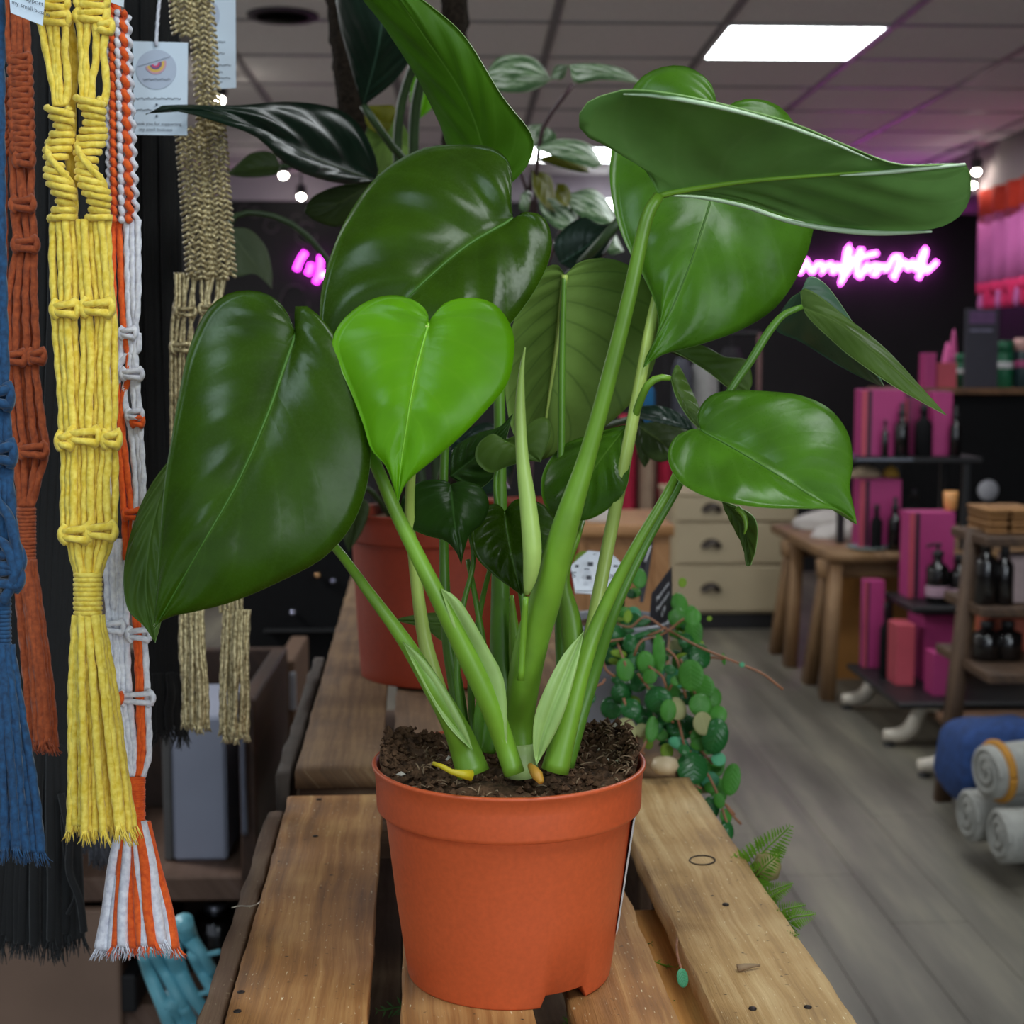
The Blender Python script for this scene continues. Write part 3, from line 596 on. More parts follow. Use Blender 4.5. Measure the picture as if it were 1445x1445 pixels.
leaf(mon, [(1131, 410), (1165, 440), (1205, 490), (1247, 544)], [(1131, 410), (1112, 425), (1094, 462), (1132, 482), (1183, 514), (1220, 534), (1247, 546)], [(1131, 410), (1142, 390), (1165, 400), (1195, 440), (1225, 490), (1247, 544)], (1.05, 1.06, 1.06), (1.06, 1.10, 1.08), (1.05, 1.06, 1.06), (leafmat('leaf_blackish', '4a6850', '5e7c60', .3, vs=.05), O_, E_), bow=.003, quilt=.0004, label='dark upper half of the folded leaf at the right')
leaf(mon, [(884, 600), (845, 650), (815, 700), (800, 737)], [(884, 600), (845, 611), (797, 630), (770, 664), (766, 700), (780, 728), (800, 737)], [(884, 600), (891, 640), (886, 688), (865, 715), (835, 733), (800, 737)], (1.11, 1.10, 1.10), (1.11, 1.15, 1.12), (1.11, 1.09, 1.10), (D2, U_, E_), bow=.003, label='leaf half hidden behind the two right stalks')
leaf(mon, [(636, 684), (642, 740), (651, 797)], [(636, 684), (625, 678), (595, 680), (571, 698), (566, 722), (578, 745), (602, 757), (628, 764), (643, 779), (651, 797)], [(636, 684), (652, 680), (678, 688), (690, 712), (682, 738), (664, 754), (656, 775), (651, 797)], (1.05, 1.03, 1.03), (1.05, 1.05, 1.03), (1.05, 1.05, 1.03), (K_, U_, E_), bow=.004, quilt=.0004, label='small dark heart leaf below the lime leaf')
leaf(mon, [(712, 722), (720, 775), (735, 840)], [(712, 722), (700, 712), (680, 720), (665, 750), (670, 785), (695, 812), (735, 840)], [(712, 722), (728, 706), (758, 710), (784, 733), (791, 768), (776, 808), (735, 840)], (1.06, 1.04, 1.04), (1.06, 1.04, 1.04), (1.06, 1.05, 1.04), (D_, U_, E_), bow=.006, label='small glossy leaf behind the furled spear')
leaf(mon, [(712, 621), (735, 634), (763, 652)], [(712, 621), (694, 613), (674, 630), (673, 652), (692, 668), (715, 660), (742, 652), (763, 652)], [(712, 621), (730, 614), (752, 595), (773, 592), (777, 615), (763, 652)], (1.1, 1.09, 1.09), (1.1, 1.1, 1.09), (1.1, 1.1, 1.09), (O_, U_, E_), bow=.003, quilt=0, label='small olive leaf right of centre')
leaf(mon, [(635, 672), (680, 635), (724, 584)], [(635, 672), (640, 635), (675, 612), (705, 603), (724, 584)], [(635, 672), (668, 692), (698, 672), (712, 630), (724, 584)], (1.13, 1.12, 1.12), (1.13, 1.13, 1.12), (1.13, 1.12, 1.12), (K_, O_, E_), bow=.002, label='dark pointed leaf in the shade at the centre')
leaf(mon, [(946, 534), (965, 570), (988, 608)], [(946, 534), (952, 560), (968, 588), (988, 608)], [(946, 534), (955, 516), (972, 548), (986, 580), (988, 608)], (1.09, 1.08, 1.07), (1.09, 1.07, 1.07), (1.09, 1.1, 1.07), (O_, K_, E_), bow=.002, label='small folded leaf behind the rounded right leaf')
leaf(mon, [(938, 492), (990, 515), (1054, 556)], [(938, 492), (985, 488), (1022, 505), (1052, 510), (1061, 540), (1054, 556)], [(938, 492), (965, 505), (1000, 528), (1030, 550), (1054, 556)], (1.2, 1.19, 1.19), (1.2, 1.2, 1.19), (1.2, 1.18, 1.19), (O_, K_, E_), bow=.002, label='dim curled leaf above the rounded right leaf')
leaf(mon, [(1020, 705), (1050, 750), (1060, 797)], [(1020, 705), (1036, 735), (1052, 770), (1055, 797), (1060, 797)], [(1020, 705), (1060, 722), (1072, 742), (1069, 775), (1060, 797)], (1.05, 1.05, 1.05), (1.05, 1.06, 1.05), (1.05, 1.03, 1.05), (O_, K_, E_), bow=.003, label='curled strip of leaf hanging below the rounded right leaf')
mk('leaf_tip', *tube(pp([(1040, 716, 1.0), (1050, 728, 1.0), (1053, 742, 1.0), (1050, 754, 1.0)]), [.002, .0018, .0014, .0005], 6)[:2], G_stem, mon)
leaf(mon, [(640, 880), (600, 878), (553, 875)], [(640, 880), (625, 866), (590, 868), (553, 875)], [(640, 880), (625, 905), (598, 888), (553, 875)], (1.15, 1.14, 1.13), (1.15, 1.15, 1.13), (1.15, 1.14, 1.13), (O_, U_, E_), bow=.002, quilt=0, label='pointed leaf tip in front of the rear pot')
leaf(mon, [(694, 262), (660, 150), (590, 40), (520, -60)], [(694, 262), (715, 262), (745, 232), (755, 200), (745, 175), (710, 130), (660, 50), (610, 5), (565, -25), (520, -60)], [(694, 262), (690, 240), (640, 215), (622, 170), (590, 105), (545, 35), (505, -20), (520, -60)], (1.16, 1.12, 1.08, 1.05), (1.16, 1.14, 1.1, 1.08, 1.05), (1.16, 1.17, 1.15, 1.1, 1.05), (leafmat('leaf_tall', '4c7818', '6a9438', .42, .15, .35, vs=.12), U_, E_), bow=.006, quilt=.0014, nv=5, label='tall leaf sweeping out of the top of the picture')
# ------------------------------------------------------------------ plants behind
def base_on(px, py, z): return PZ(px, py, z)
M_terra2 = mat('terracotta_plastic_dull', '8e3219', .5, .08, 120, .05)  # terracotta darkened: shading on the rear pots is in the colour
# rear philodendron with coir poles, in the bigger terracotta pot
rc = cr(PZ(626, 950, z2).dot(CS), 2.06, z2)
rp = thing('potted_plant', 'tall dark-leaved climbing plant on coir poles in the terracotta pot behind', 'plant', rc)
pot(rp, rc, .139, .116, .232, M_terra2, notch=False, rimh=.04)
soil(rp, rc, .13, .215, fib=0, seed=4)
M_coir = mat('coir_pole', '2a231c', .95, .5, 160, 1.0, .1, bdist=.006)
def pole(px0, py0, px1, py1, d, r, lab):
    a, b = P(px0, py0, d), P(px1, py1, d-.05); n = 90
    V, F, U = tube([a, a*.5+b*.5, b], r, 14, step=.012)
    V = V+np.array([[noise.noise((v[0]*90, v[1]*90, v[2]*60))*.006, noise.noise((v[0]*90+7, v[1]*90, v[2]*60))*.006, 0] for v in V])
    mk('coir_pole', V, F, M_coir, rp, label=lab)
pole(560, 745, 478, -40, 2.14, .022, None)
pole(650, 745, 640, -60, 2.2, .020, None)
DK = leafmat('philodendron_dark', '16281c', '3d5a48', .33, .2, .1, veins=9, vs=.1)
DKU = leafmat('philodendron_under', '35451f', '55652f', .5, .2, .3, vs=.15)
YG = leafmat('yellowing_leaf', '7a7a1c', '8f9030', .5, .2, .3, vs=.1)
def rl(p, mid, left, right, dm, dl, dr, mats, label=None, **k): return leaf(p, mid, left, right, dm, dl, dr, mats, nt=22, nw=6, label=label, **k)
rl(rp, [(530, 256), (450, 225), (370, 185), (290, 158), (206, 160)], [(530, 256), (525, 225), (505, 185), (470, 157), (400, 147), (320, 152), (255, 150), (222, 151), (206, 162)], [(530, 256), (480, 262), (430, 252), (390, 232), (350, 195), (290, 172), (240, 157), (206, 160)],
   (1.72, 1.52, 1.36, 1.29), (1.72, 1.6, 1.40, 1.29), (1.72, 1.5, 1.35, 1.29), (DK, DKU, DKU), bow=.012, quilt=.003, nv=4, rib=(DKU, .0015), label='dark pointed leaf reaching left across the paper tag')
rl(rp, [(530, 256), (480, 285), (430, 300)], [(530, 256), (480, 262), (445, 275), (432, 290), (430, 300)], [(530, 256), (520, 290), (480, 320), (445, 312), (430, 300)], (1.72, 1.68, 1.66), (1.72, 1.66), (1.72, 1.7, 1.66), (DKU, DK, DK), bow=.002)
rl(rp, [(512, 150), (535, 60), (545, -40)], [(512, 150), (495, 90), (478, 20), (480, -40), (545, -60)], [(512, 150), (560, 110), (590, 60), (600, 0), (545, -60)], (1.8, 1.72, 1.7), (1.8, 1.75, 1.7), (1.8, 1.76, 1.7), (DK, DKU, DKU), bow=.008, quilt=.002, label='near-black leaf hanging at the top edge')
rl(rp, [(396, 235), (360, 238), (318, 247)], [(396, 235), (385, 217), (355, 218), (330, 238), (318, 247)], [(396, 235), (388, 248), (350, 252), (318, 247)], (1.95, 1.93), (1.95, 1.95), (1.95, 1.9), (DKU, DK, DK), bow=.003)
rl(rp, [(322, 322), (350, 360), (384, 408)], [(322, 322), (318, 350), (330, 390), (360, 388), (384, 408)], [(322, 322), (352, 325), (375, 350), (384, 385), (384, 408)], (1.9, 1.88), (1.9, 1.88), (1.9, 1.9), (leafmat('greygreen', '5d6a4c', '74805f', .5, .1, .3, vs=.05), DK, DK), bow=.004, label='dull grey-green rounded leaf against the dark wall')
rl(rp, [(790, 372), (830, 345), (878, 310)], [(790, 372), (782, 345), (800, 322), (825, 308), (850, 318), (878, 310)], [(790, 372), (820, 385), (850, 365), (868, 335), (878, 310)], (1.75, 1.72), (1.75, 1.75), (1.75, 1.7), (DK, DKU, DKU), bow=.004)
rl(rp, [(512, 150), (545, 178), (560, 160)], [(512, 150), (535, 150), (555, 150), (560, 160)], [(512, 150), (520, 180), (545, 190), (560, 160)], (2.0, 2.0), (2.0, 2.0), (2.0, 2.0), (YG, YG, YG))
rl(rp, [(590, 170), (600, 130), (595, 100)], [(590, 170), (578, 140), (585, 110), (595, 100)], [(590, 170), (612, 150), (612, 120), (595, 100)], (2.0, 2.0), (2.0, 2.0), (2.0, 2.0), (B_, U_, U_))
rl(rp, [(585, 210), (545, 195), (510, 230)], [(585, 210), (560, 170), (520, 175), (510, 230)], [(585, 210), (580, 250), (540, 260), (510, 230)], (2.05, 2.0), (2.05, 2.0), (2.05, 2.0), (U2, DKU, DKU))
rl(rp, [(505, 700), (498, 740), (492, 780)], [(505, 700), (485, 720), (484, 755), (492, 780)], [(505, 700), (522, 715), (512, 750), (492, 780)], (1.98, 1.96), (1.98, 1.96), (1.98, 1.96), (DKU, DK, DK), label='leaf tip drooping over the rear pot rim')
rl(rp, [(980, 610), (930, 588), (895, 582)], [(980, 610), (965, 592), (930, 577), (895, 576)], [(980, 610), (960, 608), (925, 600), (895, 590)], (1.5, 1.5), (1.5, 1.52), (1.5, 1.48), (DK, DKU, DKU), label='thin glossy dark leaf edge at the middle right')
rl(rp, [(900, 600), (930, 620), (955, 645)], [(900, 600), (935, 600), (975, 615), (955, 645)], [(900, 600), (905, 640), (930, 655), (955, 645)], (1.55, 1.52), (1.55, 1.55), (1.55, 1.5), (DKU, DK, DK))
rl(rp, [(905, 590), (912, 625), (910, 660)], [(905, 590), (895, 620), (903, 650), (910, 660)], [(905, 590), (922, 615), (918, 645), (910, 660)], (1.6, 1.6), (1.6, 1.6), (1.6, 1.6), (DKU, DK, DK))
rl(rp, [(640, 620), (690, 640), (720, 690)], [(640, 620), (690, 600), (725, 640), (720, 690)], [(640, 620), (630, 660), (670, 700), (720, 690)], (1.6, 1.55), (1.6, 1.6), (1.6, 1.5), (DK, DKU, DKU))
rl(rp, [(300, 560), (420, 560), (470, 640)], [(400, 470), (440, 440), (470, 500), (470, 640)], [(400, 470), (395, 540), (420, 600), (470, 640)], (1.6, 1.6), (1.6, 1.6), (1.6, 1.6), (DK, DKU, DKU)) if False else None
for sq, r in (([(600, 740, 2.1), (580, 500, 2.05), (562, 260, 1.95), (566, 150, 1.9), (596, 60, 1.85)], .006), ([(620, 740, 2.1), (600, 400, 2.0), (585, 250, 1.95), (588, 140, 1.9), (615, 60, 1.85)], .007), ([(590, 240, 1.9), (560, 215, 1.85), (520, 160, 1.8), (512, 148, 1.8)], .005),
              ([(575, 400, 1.95), (560, 300, 1.85), (530, 256, 1.72)], .005), ([(700, 560, 2.0), (770, 430, 1.85), (840, 350, 1.7), (880, 305, 1.68)], .006), ([(640, 740, 2.1), (700, 640, 1.9), (860, 600, 1.6), (905, 585, 1.55)], .004), ([(560, 740, 2.08), (520, 690, 2.0), (505, 700, 1.98)], .004),
              ([(560, 300, 2.0), (470, 240, 1.97), (396, 235, 1.95)], .003), ([(540, 480, 2.05), (430, 330, 1.95), (345, 300, 1.92), (322, 322, 1.9)], .004), ([(610, 740, 2.1), (620, 680, 1.85), (640, 620, 1.6)], .004)):
    mk('petiole', *tube(pp(sq), r, 8, step=.02)[:2], mat('petiole_dark', '2f4422', .5, .25), rp)
# variegated plant, farther right
vc = cr(PZ(742, 860, z2).dot(CS), 2.62, z2)
vp = thing('potted_plant', 'pale cream-variegated plant seen between the tall leaves', 'plant', vc)
pot(vp, vc, .11, .085, .19, M_terra2, notch=False)
soil(vp, vc, .1, .175, fib=0, seed=6)
def vmat():
    k = NT('variegated_leaf'); uvn = k.n('ShaderNodeUVMap'); mp = k.n('ShaderNodeMapping'); k.l(uvn.outputs[0], mp.inputs[0]); mp.inputs['Scale'].default_value = (5, 1.4, 1)
    a = k.n('ShaderNodeTexNoise', i_Scale=1.6, i_Detail=3.0); k.l(mp.outputs[0], a.inputs[0])
    k.l(k.ramp(a.outputs[0], [(.42, srgb('4c6b44')), (.5, srgb('7f9a70')), (.58, srgb('c9d3bd'))]), k.b.inputs['Base Color']); k.b.inputs['Roughness'].default_value = .4; return k.m
VG = vmat()
for mid, left, right, d, m in (
    ([(685, 105), (730, 105), (778, 112)], [(685, 105), (700, 85), (725, 78), (755, 85), (778, 112)], [(685, 105), (700, 128), (735, 132), (760, 125), (778, 112)], 2.2, 0),
    ([(778, 112), (790, 105), (803, 92)], [(778, 112), (785, 95), (803, 92)], [(778, 112), (795, 112), (803, 92)], 2.2, 0),
    ([(803, 92), (850, 100), (905, 118)], [(803, 92), (845, 92), (880, 100), (905, 118)], [(803, 92), (812, 118), (850, 114), (905, 118)], 2.15, 0),
    ([(765, 175), (755, 190), (752, 205)], [(765, 175), (745, 180), (750, 200), (752, 205)], [(765, 175), (785, 190), (780, 205), (752, 205)], 2.3, 0),
    ([(755, 210), (800, 212), (850, 232)], [(755, 210), (790, 198), (830, 205), (850, 232)], [(755, 210), (790, 225), (835, 238), (850, 232)], 2.2, 0),
    ([(755, 225), (800, 228), (832, 244)], [(755, 225), (790, 220), (820, 228), (832, 244)], [(755, 225), (790, 238), (815, 244), (832, 244)], 2.25, 1),
    ([(750, 240), (770, 260), (785, 300)], [(750, 240), (775, 250), (782, 280), (785, 300)], [(750, 240), (752, 270), (770, 295), (785, 300)], 2.3, 1),
    ([(800, 275), (840, 290), (872, 318)], [(800, 275), (835, 268), (860, 290), (872, 318)], [(800, 275), (810, 300), (845, 318), (872, 318)], 2.3, 0),
    ([(760, 280), (790, 310), (815, 320)], [(760, 280), (790, 285), (812, 300), (815, 320)], [(760, 280), (765, 305), (790, 325), (815, 320)], 2.28, 0),
    ([(735, 275), (742, 290), (748, 285)], [(735, 275), (742, 270), (750, 275), (748, 285)], [(735, 275), (732, 295), (742, 300), (748, 285)], 2.3, 0),
    ([(785, 260), (795, 275), (802, 292)], [(785, 260), (798, 262), (804, 278), (802, 292)], [(785, 260), (782, 280), (792, 290), (802, 292)], 2.26, 1),
    ([(850, 345), (865, 340), (880, 355)], [(850, 345), (865, 330), (880, 355)], [(850, 345), (862, 360), (880, 355)], 2.4, 0)):
    rl(vp, mid, left, right, (d, d), (d, d+.05), (d, d-.04), (VG, U_, U_) if m == 0 else (YG, VG, VG), bow=.003, quilt=.001)
for sq in ([(745, 720, 2.62), (760, 500, 2.5), (755, 300, 2.35), (762, 200, 2.25), (775, 165, 2.2), (808, 120, 2.15)], [(745, 700, 2.6), (740, 400, 2.5), (750, 240, 2.3)], [(760, 400, 2.5), (790, 330, 2.35), (810, 290, 2.3)], [(755, 300, 2.35), (720, 200, 2.3), (700, 130, 2.2)], [(760, 330, 2.4), (830, 370, 2.4), (858, 350, 2.4)]):
    mk('stem', *tube(pp(sq), .0035, 8, step=.02)[:2], mat('stem_plum', '5a4448', .5, .2), vp)
# ------------------------------------------------------------------ trailing round-leaved plant in a grey pot
tcn = cr(cr(0, 0, 0).x+P(868, 1000, 1.75).dot(CS), P(868, 1000, 1.75).dot(CA)+.02, z2)
tp = thing('trailing_plant', 'trailing plant with many small round glossy leaves in a grey pot', 'plant', tcn)
M_grey = mat('grey_pot', '8d8f96', .4, .05)
V, F, U = lathe([(.04, 0), (.056, .001), (.060, .02), (.066, .125), (.068, .128), (.066, .131), (.063, .128), (.055, .01), (.02, .008)], tcn, 40); mk('pot', V, F, M_grey, tp)
soil(tp, tcn, .062, .118, fib=0, seed=9)
RL = [leafmat('round_dark', '245a2a', '34683a', .22, .2, 0, vs=.03), leafmat('round_mid', '44822e', '548a3c', .35, .2, .15, vs=.03), leafmat('round_yellow', '7a9a2c', '8aa43c', .45, .15, .25, vs=.02), leafmat('round_pale', '9a9a6a', 'a8a678', .55, .12, .2, vs=.02), leafmat('round_teal', '4f9a70', '5aa07c', .35, .12, .1, vs=.02)]
LV = [(929, 988, 17, 1, 0), (961, 1024, 18, 1, 0), (977, 1084, 20, 1.0, 0), (988, 926, 14, 1.15, 0), (1009, 1039, 16, 1.4, 0), (900, 964, 12, 1, 0), (877, 978, 14, 1, 0), (863, 999, 14, 1, 0), (890, 1000, 13, 1, 0), (907, 1010, 13, 1, 0),
      (882, 945, 11, 1.3, 1), (911, 935, 11, 1.3, 1), (896, 933, 9, 1.3, 0), (930, 922, 8, 3.0, 1), (950, 984, 8, 2.2, 1), (959, 853, 11, 1.4, 1), (957, 872, 13, .9, 1), (978, 871, 10, 1.2, 1), (979, 892, 11, 1.6, 1), (975, 953, 16, 1.2, 1),
      (990, 970, 16, 1.0, 1), (988, 995, 14, 1, 1), (1004, 984, 13, 1.1, 1), (1013, 1010, 11, 1.2, 1), (992, 1021, 13, 1.1, 3), (883, 1031, 13, 1.2, 3), (906, 1031, 9, 1, 3), (920, 1029, 8, 2, 1), (933, 1037, 9, .9, 1), (958, 1049, 13, .6, 4),
      (988, 1050, 12, .7, 1), (941, 1060, 8, 1.2, 2), (1014, 1071, 9, 1, 4), (1032, 1100, 11, 1.8, 1), (1012, 1113, 11, 1.6, 1), (1004, 1139, 11, 1.2, 0), (1024, 1152, 8, 1.2, 1), (1026, 1171, 9, 1.4, 0), (1001, 873, 4, 1, 2), (1021, 930, 3, 3, 1),
      (1047, 938, 4, 1, 4), (901, 912, 8, 1.7, 0), (889, 908, 9, 1.4, 0), (874, 875, 11, 1.1, 2), (902, 816, 9, 1.4, 1), (868, 897, 14, 1, 0), (859, 913, 14, 1, 0), (886, 870, 6, 1.6, 2), (963, 822, 6, 1.3, 2), (895, 990, 8, 1, 2),
      (917, 955, 9, 1, 1), (943, 1003, 10, 1.4, 1), (968, 905, 10, 1, 0), (955, 1000, 12, 1.2, 3), (915, 1048, 7, 1.4, 2), (845, 850, 10, 1, 0), (865, 850, 9, .6, 0), 
      (905, 880, 12, .35, 0), (922, 893, 14, .35, 0), (903, 897, 13, .3, 0), (885, 890, 11, .4, 0), (930, 905, 10, .5, 0), (862, 870, 10, .5, 0), (890, 838, 9, .8, 0), (880, 820, 8, .7, 0), (965, 935, 10, .9, 0),
      (955, 960, 10, .8, 1), (970, 985, 12, .9, 0), (985, 1040, 12, 1, 1), (1000, 1090, 10, 1.3, 1), (1015, 1130, 8, 1.4, 1), (945, 945, 9, .8, 0), (920, 975, 8, 1.2, 1), (935, 1015, 9, 1, 0), (1000, 1012, 10, 1.1, 1), (965, 1058, 9, .9, 0), (870, 958, 8, 1, 0), (832, 985, 9, 1, 0), (822, 788, 14, .7, 2)]
rs = random.Random(3)
for k in range(95):                                           # the leaves underneath that fill the clump
    y = rs.uniform(815, 1120); xl = 842+max(0, (y-925))*.62 if y > 925 else 842; xr = 990 if y < 960 else 1006+(y-960)*.12
    if y < 860: xr = 965
    xx = rs.uniform(xl+14, xr-8)
    if 900 < xx < 962 and 785 < y < 900: continue
    NF = globals().get('NF', 0)+1; LV.append((xx, y, rs.uniform(8, 14), rs.uniform(.5, 1.4), rs.choice([0, 0, 0, 1, 1, 1, 4, 3])))
for k in range(46):
    xx, y = (rs.uniform(850, 912), rs.uniform(862, 940)) if k % 3 else (rs.uniform(945, 985), rs.uniform(885, 945))
    NF = globals().get('NF', 0)+1; LV.append((xx, y, rs.uniform(8, 13), rs.uniform(.35, .95), rs.choice([0, 0, 0, 1, 1, 2])))
for i_, (x, y, r, asp, c) in enumerate(LV):
    d = (1.70 if y < 860 else 1.635)+(rs.uniform(.01, .06) if i_ >= len(LV)-NF else rs.uniform(-.03, .03))+(.05 if y < 920 else 0)-.03*max(0, (y-1000)/150)
    if i_ < 60 and r > 7: r *= 1.18
    n = (-FW)+RT*rs.uniform(-.3, .35)+UPV*rs.uniform(.0, .6)
    if asp >= 1: disc_leaf(tp, P(x, y, d), r*d/FPX, asp, PI/2*0+rs.uniform(-.25, .25), n, RL[c], rs.uniform(.18, .42) if c == 0 else .12)
    else: disc_leaf(tp, P(x, y, d), r*d/FPX, max(asp, .3), rs.uniform(-.4, .4), n, RL[c], .15)
M_vine = mat('vine_brown', '8a5a3c', .6, .2, 60)
for sq in ([(895, 925), (905, 905), (935, 895), (965, 873)], [(935, 885), (950, 893), (985, 912), (1040, 935), (1075, 950), (1105, 973)], [(940, 915), (955, 930), (962, 960), (968, 985)], [(915, 940), (935, 955), (942, 975), (955, 955), (975, 948)],
           [(965, 1050), (985, 1075), (1000, 1095), (1012, 1120), (1022, 1150), (1030, 1175)], [(975, 1040), (990, 1060), (1006, 1078)], [(935, 1072), (955, 1090), (975, 1105), (990, 1113)], [(880, 985), (890, 1020), (900, 1055), (910, 1065)], [(905, 1062), (915, 1040), (923, 1032)],
           [(850, 930), (855, 945), (868, 955)], [(835, 968), (848, 966), (854, 958)], [(1003, 928), (1010, 928), (1021, 930)], [(973, 1035), (985, 1030), (997, 1032)], [(1010, 1125), (1026, 1137), (1037, 1150)], [(1024, 1136), (1035, 1152), (1046, 1163)], [(870, 880), (890, 885), (910, 870), (935, 885)],
           [(860, 905), (890, 900), (920, 895), (940, 885)], [(868, 900), (880, 930), (885, 950)], [(940, 975), (955, 1010), (965, 1050)], [(960, 930), (985, 990), (1000, 1040)], [(900, 950), (925, 985), (950, 1020)]):
    mk('stem', *tube([P(x, y, (1.69 if y < 905 else 1.63)-.03*max(0, (y-1000)/150)) for x, y in sq], .0014, 6, step=.006)[:2], M_vine, tp)
pb = PZ(938, 1092, z2)
t = thing('pebble', 'smooth cream pebble at the far end of the right plank', 'stone', pb)
V, F, U = lathe([(.001, 0), (.011, .002), (.015, .009), (.012, .016), (.001, .019)], pb, 20); mk('stone', V, F, mat('cream_stone', 'b9a583', .5, .08, 80), t)
# plant labels
def quad(name, pts, m, parent, thick=.0012):
    a = [Vector(p) for p in pts]; n = (a[1]-a[0]).cross(a[2]-a[0]).normalized()*thick
    V = a+[p-n for p in a]; k = len(a)
    F = [tuple(range(k)), tuple(range(k, 2*k))[::-1]]+[(i, i+k, (i+1) % k+k, (i+1) % k) for i in range(k)]
    return mk(name, V, F, m, parent, False)
M_slate = mat('slate_label', '2a272c', .6, .12, 60); M_chalk = mat('chalk_ink', 'dcdce0', .7, .02)
b0 = P(930, 960, 1.72); t = thing('plant_label', 'small black plant marker with white lettering among the round leaves', 'label', b0)
qd = [P(920, 838, 1.72), P(948, 800, 1.76), P(949, 862, 1.76), (P(934, 890, 1.735)), P(932, 960, 1.735), P(924, 960, 1.73), P(917, 875, 1.72)]
quad('label_board', qd[::-1], M_slate, t)
xd = (P(948, 800, 1.76)-P(920, 838, 1.72)); yd = (P(920, 838, 1.72)-P(919, 876, 1.72)); yd = yd-xd.normalized()*0
yd2 = xd.normalized().cross(yd.normalized()).cross(xd.normalized())
sk = yd.normalized()
def lab_text(s, px, py, size):
    o = P(px, py, 1.738); x = xd.normalized(); 
    return text_mesh('lettering', s, o-FW*.004, x, sk, size, M_chalk, t)
lab_text('Peperomia', 934, 837, .0085); lab_text('Pepperspot', 934, 851, .0080); lab_text('£9', 935, 867, .012)
b0 = P(905, 850, 1.95); t = thing('plant_label', 'second black plant marker, half hidden behind the two right stalks', 'label', b0)
quad('label_board', [P(905, 775, 1.95), P(922, 762, 1.96), P(917, 800, 1.96), P(908, 850, 1.95), P(903, 850, 1.95), P(900, 800, 1.95)][::-1], M_slate, t)
mk('lettering', *tube(pp([(910, 793, 1.945), (914, 782, 1.945), (918, 770, 1.945)]), .0012, 6)[:2], M_chalk, t)
b0 = P(838, 840, 1.62); t = thing('care_tag', 'white plastic care tag with small grey symbols behind the pale stalk', 'label', b0)
M_wtag = mat('care_tag_white', 'd5dae2', .45, .02); M_ink = mat('grey_ink', '3c4048', .6, .05)
quad('tag_board', [P(805, 798, 1.62), P(830, 777, 1.62), P(862, 780, 1.63), P(877, 795, 1.63), P(862, 828, 1.62), P(840, 838, 1.61), P(812, 836, 1.61)][::-1], M_wtag, t)
quad('tag_stake', [P(834, 835, 1.613), P(846, 835, 1.613), P(844, 960, 1.66), P(838, 960, 1.66)][::-1], M_wtag, t)
for (x, y, w_, h_) in ((814, 799, 5, 4), (869, 799, 7, 3), (809, 808, 8, 2), (831, 815, 7, 6), (833, 796, 8, 6), (828, 803, 7, 2), (826, 834, 26, 1), (839, 782, 4, 1)):
    quad('symbol', [P(x-w_/2, y-h_/2, 1.606), P(x+w_/2, y-h_/2, 1.606), P(x+w_/2, y+h_/2, 1.606), P(x-w_/2, y+h_/2, 1.606)][::-1], M_ink, t, .0003)
for (x, y) in ((809, 813), (862, 813), (868, 813)):
    mk('symbol', *tube([P(x+3.2*math.cos(a), y+3.2*math.sin(a), 1.607) for a in np.linspace(0, 6.28, 12)], .0006, 5)[:2], M_ink, t)
# ------------------------------------------------------------------ fern inside the crate
fc = cr(.13, 1.22, ZC-.30+.016)
fp = thing('potted_fern', 'bright green feathery fern growing out through the crate gaps', 'plant', fc)
M_fern = mat('fern_green', '6aa02a', .5, .25, 60); M_fernd = mat('fern_dark', '3a6a22', .55, .25, 60)
pot(fp, fc, .07, .055, .12, mat('dark_pot', '2c2a2b', .5, .1), notch=False, rimh=.02)
def frond(p0, p1, sag, n, wl, m, seed):
    rs = random.Random(seed); p0 = Vector(p0); p1 = Vector(p1); mb = MB(); mid = (p0+p1)/2+Vector((0, 0, sag))
    C = [Vector(c) for c in spline([p0, mid, p1], n)]; mb.add(tube(C, [.0012]+[.0008]*(n-2)+[.0003], 5, step=.006))
    for i in range(2, n):
        tdir = (C[i]-C[i-1]).normalized(); sd = tdir.cross(Vector((rs.uniform(-.2, .2), -.9, .45))).normalized(); f = i/n; L = wl*(1-f)**.7*min(1, f*5+.3)
        for sgn in (-1, 1):
            tip = C[i]+(sd*sgn+tdir*.8).normalized()*L+Vector((0, 0, -L*.15)); w_ = tdir*L*.10
            b = Vector(C[i]); q1 = b+(tip-b)*.5
            V = [b, q1+w_, tip, q1-w_, q1+Vector((0, 0, .0008))]; mb.add((V, [(0, 1, 4), (1, 2, 4), (2, 3, 4), (3, 0, 4)], [(0, 0)]*5))
            for k in range(5):
                g = .25+.15*k; bb = b+(tip-b)*g; l2 = L*.34*(1-g*.7)
                for s2 in (-1, 1):
                    e = bb+((tip-b).normalized()*.6+tdir*s2).normalized()*l2; w2 = (tip-b).normalized()*l2*.12
                    mb.add(([bb-w2, bb+w2, e], [(0, 1, 2)], [(0, 0)]*3))
    mb.build('frond', m, fp, False)
fr0 = fc+Vector((0, 0, .11))
for i, (px, py, d, x0, y0, m, wl) in enumerate(((1115, 1166, 1.30, 1010, 1235, M_fern, .026), (1105, 1200, 1.28, 1015, 1250, M_fern, .018), (1118, 1246, 1.24, 1040, 1245, M_fern, .014), (1116, 1250, 1.22, 1040, 1262, M_fern, .012), (1136, 1277, 1.19, 1060, 1262, M_fern, .014),
                                       (1150, 1290, 1.17, 1060, 1270, M_fern, .016), (1128, 1318, 1.14, 1080, 1300, M_fern, .012))):
    b = P(x0, y0, d+.06); b = b-Vector((0, 0, .05)); 
    frond(b, P(px, py, d), .012, 34, wl*1.7, m, i)
